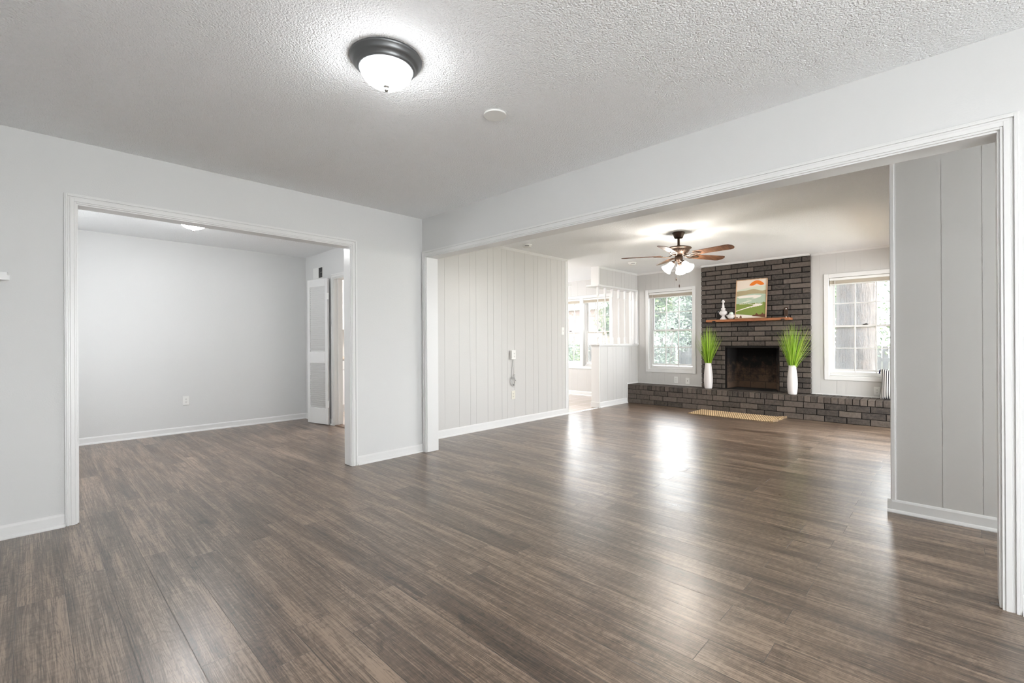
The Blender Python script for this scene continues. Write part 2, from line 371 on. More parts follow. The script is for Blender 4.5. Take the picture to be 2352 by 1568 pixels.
# ------------------------------------------------------------------ structure: walls
def wall(name, axis, p0, p1, a0, a1, holes=(), material='wall', z0=0, z1=H, grooves=None, gface=None):
    """axis 'Y': slab between y=p0..p1 running along X a0..a1; axis 'X': slab between x=p0..p1 running along Y."""
    mb = MB()
    def bx(u0, u1, w0, w1, q0=p0, q1=p1):
        if u1-u0 < 1e-6 or w1-w0 < 1e-6: return
        if axis == 'Y': mb.box((u0, q0, w0), (u1, q1, w1))
        else: mb.box((q0, u0, w0), (q1, u1, w1))
    def fill(u0, u1, q0, q1):
        hs = sorted([h for h in holes if h[1] > u0 and h[0] < u1]); cur = u0
        for (h0, h1, b0, b1) in hs:
            h0, h1 = max(h0, u0), min(h1, u1)
            bx(cur, h0, z0, z1, q0, q1); bx(h0, h1, z0, b0, q0, q1); bx(h0, h1, b1, z1, q0, q1); cur = h1
        bx(cur, u1, z0, z1, q0, q1)
    if not grooves: fill(a0, a1, p0, p1)
    else:
        d = .0022
        if gface == 'lo': fill(a0, a1, p0+d, p1); q0, q1 = p0, p0+d
        else: fill(a0, a1, p0, p1-d); q0, q1 = p1-d, p1
        gs = [a0] + sorted(g for g in grooves if a0 < g < a1) + [a1]
        for u0, u1 in zip(gs, gs[1:]):
            fill(u0+(.0016 if u0 > a0 else 0), u1-(.0016 if u1 < a1 else 0), q0, q1)
    return struct(mb.build(name, M[material]))
GP = (0, .225, .404, .507, .71, .818, .97, 1.076)
def gro(start, a0, a1, seq=GP, per=1.219):
    out = []
    k = math.floor((a0-start)/per)-1
    while start+k*per < a1:
        out += [start+k*per+g for g in seq]; k += 1
    return [g for g in out if a0 < g < a1]

A_L, A_R, A_T = -2.657, -.80, 2.043
B_L, B_R, B_T = -.073, -4.19, 2.036
DZ = 2.035
wall('wall_left', 'Y', 0, .115, -3.6, 0, [(A_L, A_R, 0, A_T)])
wall('wall_right', 'X', 0, .135, -6.1, .40, [(B_R, B_L, 0, B_T)])
wall('wall_side_room_far', 'Y', 3.10, 3.22, -3.6, .05)
wall('wall_side_room_right', 'X', .05, .17, .115, 4.3, [(1.32, 2.16, 0, DZ)])
wall('wall_west', 'X', -3.6, -3.5, -6.1, 3.2, [(1.2, 2.1, 1.0, 1.9)])  # unseen hole, added to let sky light into the side room
wall('wall_rear', 'Y', -6.2, -6.1, -3.6, 1.13, [(-3.3, -1.25, .10, 2.1), (.25, 1.0, .10, 2.1)])  # both holes are out of view, added as daylight fill for the front
wall('wall_panelled', 'Y', .40, .50, .135, 3.04, material='panel', grooves=gro(.6, .135, 3.04), gface='lo')
WZ0, WZ1 = .62, 2.055
W1, W2, W3 = (-.675, .165), (-3.535, -2.695), (1.02, 2.39)
wall('wall_window', 'X', 5.27, 5.42, -3.72, 4.3, [(*W1, WZ0, WZ1), (*W2, WZ0, WZ1), (*W3, WZ0, WZ1), (-2.062, -1.245, .34, 1.32)], 'panel', grooves=gro(-.858, -3.7, 4.3), gface='lo')
wall('wall_living_right', 'Y', -3.86, -3.738, 1.2, 5.27, material='panel', holes=[(2.8, 5.0, .08, 2.08)])  # hole on the hidden side, added to brighten the living room
wall('wall_closet', 'X', 1.123, 1.24, -6.1, -3.738, material='panel', grooves=[-3.985, -4.166, -4.30, -4.45, -4.68], gface='lo')
wall('wall_dining_left', 'Y', 4.2, 4.3, .17, 5.42, [(3.0, 4.7, .8, 2.1)])  # unseen opening added so the sky brightens the dining room
wall('wall_half', 'Y', .40, .54, 3.94, 5.27, material='panel', z1=1.075, grooves=gro(3.98, 3.94, 5.27), gface='lo')
wall('wall_header', 'Y', .40, .54, 3.94, 5.27, material='panel', z0=2.13, z1=H, grooves=gro(3.98, 3.94, 5.27), gface='lo')

mb = MB(); mb.add([(-3.6, -6.2, 0), (.14, -6.2, 0), (.14, .4, 0), (-3.6, .4, 0)], [(0, 1, 2, 3)])
fl = MB(); fl.add([(-3.6, -6.2, 0), (5.3, -6.2, 0), (5.3, .42, 0), (.11, .42, 0), (.11, 3.22, 0), (-3.6, 3.22, 0)], [(0, 1, 2, 3, 4, 5)])
struct(fl.build('floor', M['floor']))
mb = MB(); mb.add([(.11, .42, 0), (5.42, .42, 0), (5.42, 4.3, 0), (.11, 4.3, 0)], [(0, 1, 2, 3)])
struct(mb.build('floor_dining', M['tile']))
mb = MB(); mb.box((-3.7, -6.3, H), (5.55, 4.4, H+.15)); struct(mb.build('ceiling', M['ceiling']))
mb = MB(); mb.box((5.42, -7, -.6), (5.5, 5, .3)); mb.box((-3.7, -6.3, H+.15), (6.0, 4.6, H+.3)); mb.box((-3.7, -8.7, H+.15), (1.3, -6.3, H+.3)); struct(mb.build('roof_eave_and_added_porch', M['siding']))  # last slab: unseen porch roof added to block sky above the rear opening

# ------------------------------------------------------------------ trims
def casing(mb, axis, face, out, a0, a1, z1, wdt=.057, z0=0, bottom=False):
    """stepped moulding round an opening; face = wall plane, out = direction sign the moulding stands out."""
    steps = [(0, .010, .011), (.010, .030, .015), (.030, .040, .012), (.040, .050, .019), (.050, wdt, .016)]
    for s0, s1, t in steps:
        def bx(u0, u1, w0, w1):
            if axis == 'Y': mb.box((u0, face, w0), (u1, face+out*t, w1), .0012)
            else: mb.box((face, u0, w0), (face+out*t, u1, w1), .0012)
        bx(a0-s1, a0-s0, z0-(s1 if bottom else 0), z1+s1)
        bx(a1+s0, a1+s1, z0-(s1 if bottom else 0), z1+s1)
        bx(a0-s0, a1+s0, z1+s0, z1+s1)
        if bottom: bx(a0-s0, a1+s0, z0-s1, z0-s0)
mb = MB(); casing(mb, 'Y', 0, -1, A_L, A_R, A_T); casing(mb, 'Y', .115, 1, A_L, A_R, A_T)
for a, b in (((A_L, -.002, .004), (A_L+.008, .117, A_T)), ((A_R-.008, -.002, .004), (A_R, .117, A_T)), ((A_L+.008, -.0015, A_T-.008), (A_R-.008, .1165, A_T))): mb.box(a, b)
struct(mb.build('trim_1', M['trim']))
mb = MB(); casing(mb, 'X', 0, -1, B_R, B_L, B_T); casing(mb, 'X', .135, 1, B_R, B_L, B_T)
for a, b in (((-.002, B_L-.008, .004), (.137, B_L, B_T)), ((-.002, B_R, .004), (.137, B_R+.008, B_T)), ((-.0015, B_R+.008, B_T-.008), (.1365, B_L-.008, B_T))): mb.box(a, b)
struct(mb.build('trim_2', M['trim']))

def baseboard(name, axis, face, out, a0, a1, h=.082, shoe=True):
    mb = MB(); t = .011
    prof = [(0, .0), (.024, .0), (.024, .006), (.019, .016), (t, .021), (t, h-.014), (t-.004, h-.004), (.003, h), (0, h)]
    pr = [(face+out*p, z) for p, z in prof]
    if axis == 'Y': mb.prism([(p, z) for p, z in pr], a0, a1, 'X')
    else:
        mb.prism([(p, z) for p, z in pr], a0, a1, 'Y')
    return struct(mb.build(name, M['trim']))
baseboard('baseboard_left', 'Y', 0, -1, -3.5, A_L-.058)
baseboard('baseboard_left_corner', 'Y', 0, -1, A_R+.058, -.001)
baseboard('baseboard_right', 'X', 0, -1, -6.1, B_R-.058)
baseboard('baseboard_side_room_far', 'Y', 3.10, -1, -3.5, .05)
baseboard('baseboard_side_room_right', 'X', .05, -1, 2.22, 3.10)
baseboard('baseboard_side_room_corner', 'X', .05, -1, .12, 1.26)
baseboard('baseboard_panelled', 'Y', .40, -1, .14, 3.045, h=.095)
baseboard('baseboard_half_wall', 'Y', .40, -1, 3.94, 4.87, h=.095)
baseboard('baseboard_closet', 'X', 1.123, -1, -6.1, -3.714, h=.085)
baseboard('baseboard_living_right', 'Y', -3.738, 1, 1.11, 2.55, h=.085)
baseboard('baseboard_window', 'X', 5.27, -1, .54, 4.2, h=.09)

mb = MB(); mb.box((5.42, -2.3, -.7), (5.78, -2.07, 2.4)); mb.box((5.42, -1.24, -.7), (5.78, -1.0, 2.4)); mb.box((5.70, -2.07, -.7), (5.78, -1.24, 2.4)); mb.box((5.42, -2.07, 1.32), (5.70, -1.24, 2.4)); mb.box((5.42, -2.07, -.7), (5.70, -1.24, .33)); struct(mb.build('added_leak_shell', M['redbrick']))  # unseen shell behind the firebox, added to stop sky light leaking in
# small ceiling mouldings and corner boards
mb = MB(); mb.prism([(.40, H), (.375, H), (.378, H-.008), (.392, H-.022), (.40, H-.03)], .14, 3.05, 'X'); struct(mb.build('trim_3', M['trim']))
mb = MB(); mb.prism([(.40, H), (.375, H), (.378, H-.008), (.392, H-.022), (.40, H-.03)], 3.93, 5.27, 'X'); struct(mb.build('trim_4', M['trim']))
mb = MB()
for a, b in ((-3.72, -2.475), (-.857, .40)): mb.prism([(5.27, H), (5.245, H), (5.248, H-.008), (5.262, H-.022), (5.27, H-.03)], a, b, 'Y')
mb.prism([(5.21, H), (5.175, H), (5.178, H-.008), (5.192, H-.026), (5.21, H-.03)], -2.475, -.857, 'Y')
struct(mb.build('trim_5', M['trim']))
mb = MB(); mb.box((3.030, .388, .0), (3.052, .512, H-.0), .002); mb.box((2.985, .392, .095), (3.03, .40, H-.03)); struct(mb.build('trim_6', M['trim']))
mb = MB(); mb.box((1.112, -3.756, .085), (1.123, -3.734, H), .002); mb.box((1.118, -3.762, .085), (1.123, -3.756, H)); mb.box((1.123, -3.738, .085), (1.165, -3.731, H)); struct(mb.build('trim_7', M['trim']))
# half wall end post, cap rail; header end cap and soffit board
mb = MB(); mb.box((3.925, .385, 0), (3.945, .555, 1.075), .002); mb.box((3.915, .382, 0), (3.95, .56, .095), .002)
mb.box((3.905, .372, 1.075), (5.27, .57, 1.10), .004); mb.prism([(.40, 1.075), (.385, 1.075), (.388, 1.06), (.395, 1.055), (.40, 1.05)], 3.945, 5.27, 'X'); struct(mb.build('trim_8', M['trim']))
mb = MB(); mb.box((3.925, .388, 2.115), (3.945, .552, H), .002); mb.box((3.90, .385, 2.10), (5.27, .64, 2.128), .003); struct(mb.build('trim_9', M['trim']))
mb = MB(); mb.box((5.225, .38, 1.10), (5.27, .56, 2.10), .002); struct(mb.build('trim_10', M['trim']))
mb = MB(); mb.prism([(.395, 0), (.44, 0), (.435, .006), (.418, .010), (.40, .006)], 3.052, 3.925, 'X')
for x in (3.12, 3.3, 3.48, 3.66, 3.84): mb.lathe([(.006, .009), (.006, .0105), (0, .011)], 8, (x, .418, 0))
struct(mb.build('trim_11', M['metal_strip']))
# hearth end boards / bead along hearth
mb = MB(); mb.box((4.845, .385, .0), (4.868, .40, .372)); mb.box((4.868, .389, .344), (5.27, .40, .362)); mb.box((5.258, -3.72, .344), (5.27, -2.475, .358)); mb.box((5.258, -.857, .344), (5.27, .40, .358)); struct(mb.build('trim_12', M['trim']))

# spindles of the divider
def make_spindle():
    t = empty('divider_spindle'); z0, z1 = 1.10, 2.10
    mb = MB(); mb.box((-.018, -.018, z0), (.018, .018, z0+.11), .003); mb.box((-.018, -.018, z1-.16), (.018, .018, z1), .003)
    mb.lathe([(.018, z0+.11), (.010, z0+.125), (.009, z0+.135), (.013, z0+.30), (.016, z0+.45), (.013, z0+.62), (.009, z1-.185), (.010, z1-.175), (.018, z1-.16)], 14, cap=False)
    mb.build('turned_post', M['trim'], t); return t
sp0 = make_spindle()
SPX = [4.009, 4.24, 4.471, 4.70, 4.925, 5.15]
words = ['white turned spindle at the free end of the half wall', 'white turned spindle second from the free end of the half wall',
         'white turned spindle third from the free end, in front of the dining window edge', 'white turned spindle fourth from the free end of the half wall',
         'white turned spindle second from the window wall', 'white turned spindle nearest the window wall']
for k, x in enumerate(SPX):
    o = sp0 if k == 0 else copy_tree(sp0); o.location = (x, .47, 0); tag(o, words[k], 'spindle', 'spindles on the half wall')

# ------------------------------------------------------------------ windows
def window(idx, y0, y1, cols=3, case=True, blind=True, left_case=True):
    t = struct(empty('window_%d' % idx, (5.27, (y0+y1)/2, WZ0)))
    ox, oy, oz = 5.27, (y0+y1)/2, WZ0
    def mk(): b = MB(); b.M = Matrix.Translation((-ox, -oy, -oz)); return b
    fr = mk(); X0 = 5.27; XB = 5.42
    tt = .022
    fr.box((X0+.07, y0, WZ0), (XB, y0+tt, WZ1)); fr.box((X0+.07, y1-tt, WZ0), (XB, y1, WZ1)); fr.box((X0+.0705, y0+tt, WZ1-tt), (XB-.001, y1-tt, WZ1)); fr.box((X0+.05, y0+.0035, WZ0+.0065), (XB+.002, y1-.0035, WZ0+.03), .003)
    fr.box((X0-.001, y0-.003, WZ0-.001), (X0+.07, y0+.003, WZ1)); fr.box((X0-.001, y1-.003, WZ0), (X0+.07, y1+.003, WZ1))
    fr.box((X0-.0005, y0+.003, WZ0-.004), (X0+.07, y1-.003, WZ0+.006)); fr.box((X0+.078, y0+tt, WZ0+.03), (X0+.085, y0+.032, WZ1-tt-.001), 0); fr.box((X0+.078, y1-.032, WZ0+.03), (X0+.085, y1-tt, WZ1-tt-.001), 0)
    fr.build('window_frame', M['trim'], t)
    def sash(nm, xx, z0, z1, botr=.035, topr=.028, tails=False):
        s = mk(); a0, a1 = y0+tt, y1-tt; st = .034
        s.box((xx, a0, z0), (xx+.026, a0+st, z1), .002); s.box((xx, a1-st, z0), (xx+.026, a1, z1), .002)
        s.box((xx+.0005, a0+st, z0), (xx+.0255, a1-st, z0+botr)); s.box((xx+.0005, a0+st, z1-topr), (xx+.0255, a1-st, z1))
        o = s.build(nm, M['trim'], t)
        g0, g1 = a0+st, a1-st; gr = mk()
        for c in range(1, cols):
            yy = g0+(g1-g0)*c/cols; gr.box((xx-.004, yy-.009, z0+(-.045 if tails else 0)), (xx+.012, yy+.009, z1), .003)
        zz = z0+botr+(z1-topr-z0-botr)*.5; gr.box((xx-.003, g0-.02, zz-.007), (xx+.011, g1+.02, zz+.007), .002)
        g_ = gr.build('muntin_grid', M['trim'], o); g_.parent = o
        p = mk(); p.box((xx+.015, g0, z0+botr), (xx+.018, g1, z1-topr)); p_ = p.build('glass_pane', M['glass'], o)
        return o
    zm = 1.345
    sash('upper_sash', X0+.118, zm-.015, WZ1-tt, botr=.03)
    lo = sash('lower_sash', X0+.088, WZ0+.075, zm+.018, botr=.028, tails=True)
    sl = mk(); sl.prism([(X0+.05, WZ0+.03), (X0+.135, WZ0+.03), (X0+.135, WZ0+.072), (X0+.085, WZ0+.06)], y0+tt, y1-tt, 'Y'); sl.build('sill', M['trim'], t)
    lk = mk(); yc = (y0+y1)/2; lk.box((X0+.080, yc-.03, zm+.018), (X0+.11, yc+.03, zm+.030), .002); lk.box((X0+.075, yc-.025, zm+.028), (X0+.088, yc+.005, zm+.036), .002); lk.build('sash_lock', M['black_metal'], t)
    if case:
        c = mk()
        for (a, b, z_, zz) in ((y0-.057, y0, WZ0-.055, WZ1+.06), (y1, y1+.057, WZ0-.055, WZ1+.06)):
            c.box((X0-.016, a, z_), (X0, b, zz), .003)
        c.box((X0-.016, y0, WZ1), (X0, y1, WZ1+.06), .003); c.box((X0-.016, y0, WZ0-.055), (X0, y1, WZ0), .003)
        c.build('casing', M['trim'], t)
    return t
def blind(y0, y1, label, wand_left=True):
    ox, oy, oz = 5.30, (y0+y1)/2, WZ1-.10
    t = empty('window_blind', (ox, oy, oz)); tag(t, label, 'blind', 'window blinds')
    def mk(): b = MB(); b.M = Matrix.Translation((-ox, -oy, -oz)); return b
    b = mk(); b.box((5.277, y0+.008, WZ1-.040), (5.325, y1-.008, WZ1-.003), .003); b.build('head_rail', M['white_plastic'], t)
    b = mk()
    for k in range(14): b.box((5.280, y0+.012, WZ1-.088+k*.0034), (5.322, y1-.012, WZ1-.088+k*.0034+.0022))
    b.build('slat_stack', M['blind'], t)
    b = mk(); b.box((5.282, y0+.012, WZ1-.104), (5.32, y1-.012, WZ1-.090), .003); b.build('bottom_rail', M['white_plastic'], t)
    yy = y1-.075 if wand_left else y0+.07
    b = mk(); b.tube([(5.272, yy, WZ1-.03), (5.270, yy, WZ1-.13)], .004, 8); b.build('wand', M['white_plastic'], t)
    return t
window(1, *W1); window(2, *W2); window(3, 1.02, 1.665, case=False, cols=3); window(4, 1.745, 2.39, case=False, cols=3)
mb = MB(); mb.box((5.255, 1.665, WZ0), (5.42, 1.745, WZ1), .003)
for a, b in ((.963, 1.02), (2.39, 2.447)): mb.box((5.254, a, WZ0-.055), (5.27, b, WZ1+.06), .003)
mb.box((5.254, 1.02, WZ1), (5.27, 2.39, WZ1+.06), .003); mb.box((5.254, 1.02, WZ0-.055), (5.27, 2.39, WZ0), .003)
struct(mb.build('trim_13', M['trim']))
blind(*W1, 'beige raised blind over the window beside the half wall', True)
blind(*W2, 'beige raised blind over the window showing the big tree trunk', True)
blind(1.02, 2.39, 'long beige raised blind across the dining room double window')

# ------------------------------------------------------------------ fireplace
FX = 5.20; FY0, FY1 = -2.475, -.857; HZ = .344; HX = 4.87
fp = empty('fireplace', (FX, (FY0+FY1)/2, 0)); tag(fp, 'dark painted brick fireplace with full width raised brick hearth', 'fireplace')
def fmk(): b = MB(); b.M = Matrix.Translation((-FX, -(FY0+FY1)/2, 0)); return b
OPY0, OPY1, OPZ = -2.062, -1.245, 1.04
b = fmk()     # backing of mortar
b.box((FX+.013, FY0+.004, HZ), (5.27, OPY0, 2.41)); b.box((FX+.013, OPY1, HZ), (5.27, FY1-.006, 2.41)); b.box((FX+.013, OPY0, OPZ), (5.27, OPY1, 2.41))
b.build('mortar', M['mortar'], fp)
b = fmk(); pit = .0795; mo = .0125
def brick(b, y0, y1, z0, z1, x0, x1, be=.003):
    b.t = rnd.random(); j = lambda s=.0012: rnd.uniform(-s, s)
    b.box((x0+j(.0015), y0+j(), z0+j(.0008)), (x1, y1+j(), z1+j(.0008)), be)
rows = []; z = 2.41; k = 0
while z-pit > OPZ-.02: rows.append((z-pit, z, k)); z -= pit; k += 1
nb = 9; ph = (z-HZ)/nb
for q in range(nb): rows.append((z-ph*(q+1), z-ph*q, k)); k += 1
for (z0, z1, k) in rows:
    st = (-1.097 if k % 2 == 0 else -.938); js = [st+.2545*n for n in range(-7, 3)]
    edges = sorted([FY0] + [e for e in js if FY0+.02 < e < FY1-.01] + [FY1])
    for y0, y1 in zip(edges, edges[1:]):
        segs = [(y0, y1)]
        if z1 <= OPZ+.02:
            segs = []
            if y0 < OPY0: segs.append((y0, min(y1, OPY0)))
            if y1 > OPY1: segs.append((max(y0, OPY1), y1))
        for s0, s1 in segs:
            if s1-s0 < .03: continue
            brick(b, s0+(mo/2 if s0 != FY0 and s0 != OPY1 else 0), s1-(mo/2 if s1 != FY1 and s1 != OPY0 else 0), z0+mo/2, z1-mo/2, FX, 5.27)
b.build('chimney_breast', M['brick'], fp, tone=True)
# hearth bench
b = fmk(); b.box((HX+.008, -3.715, .0), (5.27, .398, HZ-.006)); hm = b.build('hearth_core', M['mortar'], fp)
b = fmk()
y = .40
while y > -3.71:
    y1 = y; y0 = max(y-.0815, -3.718); brick(b, y0+.004, y1-.004, .262, HZ, HX, HX+.195, .003); brick(b, y0+.004, y1-.004, .29, HZ-.001, HX+.20, 5.27, .003); y = y0
for r, (z0, z1) in enumerate(((.172, .256), (.086, .170), (.0, .084))):
    st = -.907 if r % 2 == 0 else -.816; js = [st+.2565*n for n in range(-12, 7)]
    ed = sorted([-3.718] + [e for e in js if -3.69 < e < .37] + [.40])
    for y0, y1 in zip(ed, ed[1:]): brick(b, y0+.005, y1-.005, z0+.003, z1-.003, HX, HX+.1)
b.build('hearth', M['brick'], fp, tone=True)
b = fmk(); D = 5.64; i0, i1 = OPY0+.16, OPY1-.055
for vs in ([(FX+.03, OPY1, HZ-.002), (D, i1, HZ-.002), (D, i1, 1.3), (FX+.03, OPY1, 1.3)], [(D, i1, HZ-.002), (D, i0, HZ-.002), (D, i0, 1.3), (D, i1, 1.3)], [(D, i0, HZ-.002), (FX+.03, OPY0, HZ-.002), (FX+.03, OPY0, 1.3), (D, i0, 1.3)]):
    b.add(vs, [(0, 1, 2, 3)])
b.build('firebox', M['firebox'], fp)
b = fmk(); b.add([(5.0, OPY1+.0, HZ+.0015), (D, i1, HZ+.0015), (D, i0, HZ+.0015), (5.0+.2, OPY0, HZ+.0015), (5.2, OPY1, HZ+.0015)], [(4, 1, 2, 3)]); b.build('firebox_floor', M['soot'], fp); b = fmk(); b.add([(FX+.05, OPY1, 1.25), (D, i1, 1.25), (D, i0, 1.25), (FX+.05, OPY0, 1.25)], [(0, 1, 2, 3)])
b.build('firebox_throat', M['soot'], fp)
b = fmk(); b.box((FX+.01, OPY0-.002, OPZ-.010), (5.27, OPY1+.002, OPZ)); b.box((FX+.01, OPY1-.008, HZ), (5.30, OPY1, OPZ)); b.box((FX+.01, OPY0, HZ), (5.30, OPY0+.008, OPZ)); b.build('lintel', M['black_metal'], fp)

# mantel shelf and its brackets
ms = empty('mantel_shelf', (5.0, -1.63, 1.455)); tag(ms, 'reddish brown wooden mantel shelf with black hook brackets on the brick', 'shelf')
def mmk(): b = MB(); b.M = Matrix.Translation((-5.0, 1.63, -1.455)); return b
b = mmk(); b.box((5.0, -2.247, 1.455), (5.196, -1.012, 1.493), .003); b.build('board', M['mantel'], ms)
for yy in (-1.145, -2.16):
    b = mmk(); b.box((5.187, yy-.025, 1.45), (5.196, yy+.025, 1.655), .001); b.box((4.992, yy-.025, 1.446), (5.196, yy+.025, 1.4545), .001); b.box((4.9915, yy-.025, 1.446), (4.9985, yy+.025, 1.474), .001)
    br = b.build('bracket', M['black_metal'] if yy > -2 else M['bronze'], ms)  # right bracket in brown metal: a reflection put into its colour
    for zz in (1.632, 1.505): b = mmk(); b.box((5.183, yy-.006, zz-.006), (5.187, yy+.006, zz+.006), .002); b.build('screw', M['screw'], br)

# framed print leaning on the mantel
pc = empty('framed_picture', (5.085, -1.678, 1.4935)); tag(pc, 'framed landscape print with orange sun and winding river on the mantel', 'picture')
pc.rotation_euler = (0, math.atan2(.095, .64), 0)
PW, PH = .462, .640
def pl(mb, pts, d, m_):   # picture coordinates 0..1 across (seen from the room) and up
    mb.cur = m_; mb.add([(-.001-d*.0004, (PW/2-.012)-(PW-.024)*p[0], .012+(PH-.024)*p[1]) for p in pts], [list(range(len(pts)))])
b = MB()
for a, c in (((-.0, -PW/2, 0), (.03, -PW/2+.012, PH)), ((0, PW/2-.012, 0), (.03, PW/2, PH)), ((0, -PW/2, 0), (.03, PW/2, .012)), ((0, -PW/2, PH-.012), (.03, PW/2, PH))): b.box((a[0]-.012, a[1], a[2]), (c[0]-.012, c[1], c[2]), .001)
b.build('frame', M['oak'], pc)
cols = [(.78, .68, .58), (.80, .20, .015), (.64, .66, .52), (.45, .46, .32), (.40, .33, .19), (.40, .49, .37), (.19, .25, .045), (.80, .74, .66), (.12, .035, .012)]
pm = [simple('print_ink_%d' % i, c, .6) for i, c in enumerate(cols)]
b = MB(); sm = lambda n, f: [(i/n, f(i/n)) for i in range(n+1)]
b.box((.0, -PW/2+.01, .01), (.012, PW/2-.01, PH-.01))
pl(b, [(0, 0), (1, 0), (1, 1), (0, 1)], 1, 0)
pl(b, [(0, 0), (1, 0)] + sm(16, lambda t: .74+.09*t+.02*math.sin(3*t))[::-1], 2, 2)           # pale haze
sunp = [(.43+.5*t, .865+.115*math.sin(PI*t)**.75) for t in [i/18 for i in range(19)]] + [(.93-.5*t, .855+.055*math.sin(PI*t)-.022*math.cos(2*PI*t)) for t in [i/18 for i in range(1, 18)]]
# crescent: triangulate strip
up_ = [(.43+.5*i/18, .862+.115*math.sin(PI*i/18)**.75) for i in range(19)]; lo_ = [(.43+.5*i/18, .858+.035*math.sin(PI*i/18)-.035*abs(math.sin(2*PI*i/18))) for i in range(19)]
for i in range(18): pl(b, [lo_[i], lo_[i+1], up_[i+1], up_[i]], 4, 1)
pl(b, [(0, 0), (1, 0)] + sm(20, lambda t: .725+.02*math.sin(7*t+4.5)+.012*math.sin(13*t))[::-1], 5, 4)
pl(b, [(0, 0), (1, 0), (1, .64)] + [(1-t, .60+.03*math.sin(4*t)) for t in [i/12 for i in range(13)]], 6, 5)
pl(b, [(0, .575), (.1, .525), (.55, .53), (.66, .50), (.82, .54), (.86, .575), (.62, .60), (.3, .595)], 7, 7)
pl(b, [(.35, .47), (.62, .50), (.72, .515), (.7, .53), (.5, .49), (.38, .478)], 7, 7)
pl(b, [(.08, .375), (.35, .41), (.55, .445), (.45, .46), (.33, .475), (.42, .465), (.5, .445), (.3, .425)], 7, 7)
pl(b, [(0, 0), (1, 0), (1, .39)] + [(1-i/40, .375+.012*(i % 3 == 0)+.02*math.sin(i*.6)*(i < 12)) for i in range(41)], 8, 6)
pl(b, [(.1, .37), (.45, .372), (.66, .345), (.68, .315), (.55, .285), (.0, .175), (.0, .195), (.5, .30), (.60, .32), (.58, .345), (.4, .365), (.12, .36)], 9, 7)
up_ = [(.66+.24*i/10, .37-.02*i/10) for i in range(11)]; lo_ = [(.5+.38*i/10, .27+.05*i/10-.008*(i % 2)) for i in range(11)]
for i in range(10): pl(b, [lo_[i], lo_[i+1], up_[i+1], up_[i]], 9, 7)
pl(b, [(0, 0), (.9, 0), (.6, .055), (.25, .085), (0, .105)], 10, 7)
pl(b, [(.55, .04), (1, .0), (1, .10), (.95, .08), (.9, .125), (.86, .08), (.78, .07), (.7, .12), (.66, .07), (.6, .075)], 11, 8)
pl(b, [(.13, 0), (.22, 0), (.2, .05), (.175, .075), (.15, .05)], 11, 8); pl(b, [(0, 0), (.09, 0), (.07, .03), (.03, .02), (0, .05)], 11, 8)
b.build('print', pm, pc)
pc.rotation_euler = (0, math.atan2(.09, .64), 0); pc.location.z += .004

# finial ornament
b = MB(); b.lathe([(0, 0), (.062, 0), (.063, .004), (.058, .01), (.045, .03), (.028, .055), (.022, .068), (.028, .075), (.024, .082)], 28, cap=False)
b.lathe([(.024, .082), (.045, .092), (.064, .115), (.068, .138), (.060, .162), (.042, .182), (.030, .19), (.026, .198), (.036, .206), (.040, .218), (.034, .232), (.022, .242), (.018, .250), (.022, .262), (.020, .28), (.013, .31), (.012, .34), (.016, .345)], 28, cap=False)
b.lathe([(.016, .345), (.024, .352), (.028, .362), (.024, .374), (.014, .380), (.017, .386), (.018, .393), (.012, .400), (0, .402)], 20, cap=False)
b.M = Matrix.Identity(4)
v = []
for k in range(len(b.v)):
    x, y, z = b.v[k]; b.v[k] = (x*.93, y*.93, z*.815)
o = b.build('finial_ornament', M['ceramic']); o.location = (5.085, -1.265, 1.4935); tag(o, 'tall white turned finial ornament at the left end of the mantel', 'ornament')
# bird
bd = empty('bird_figurine', (5.08, -1.388, 1.4955)); tag(bd, 'round white ceramic bird figurine between finial and framed picture', 'figurine')
M['pale_green_glaze'] = simple('pale_green_glaze', (.62, .72, .64), .3)
b = MB()
def ell(b, c, r, n=20, mm=12, rot=None):
    vs = []; fs = []
    for i in range(mm+1):
        ph = PI*i/mm
        for k in range(n):
            a = 2*PI*k/n; p = Vector((r[0]*math.sin(ph)*math.cos(a), r[1]*math.sin(ph)*math.sin(a), r[2]*math.cos(ph)))
            if rot: p = rot @ p
            vs.append(tuple(p+Vector(c)))
    for i in range(mm):
        for k in range(n): fs.append([i*n+k, (i+1)*n+k, (i+1)*n+(k+1) % n, i*n+(k+1) % n])
    b.add(vs, fs, True)
ell(b, (0, 0, .046), (.05, .052, .047)); ell(b, (.0, .045, .05), (.018, .035, .012), rot=Matrix.Rotation(.5, 3, 'X')); b.build('body', M['ceramic'], bd)
b = MB(); ell(b, (-.006, -.006, .092), (.03, .031, .03)); b.build('head', M['pale_green_glaze'], bd)
b = MB(); b.lathe([(.007, 0), (.004, .008), (0, .014)], 10); o = b.build('beak', M['pale_green_glaze'], bd); o.location = (-.033, -.006, .09); o.rotation_euler = (0, -PI/2, 0)
for q in (-1, 1): b = MB(); ell(b, (0, .046*q, .05), (.028, .010, .026)); b.build('wing', M['ceramic'], bd)

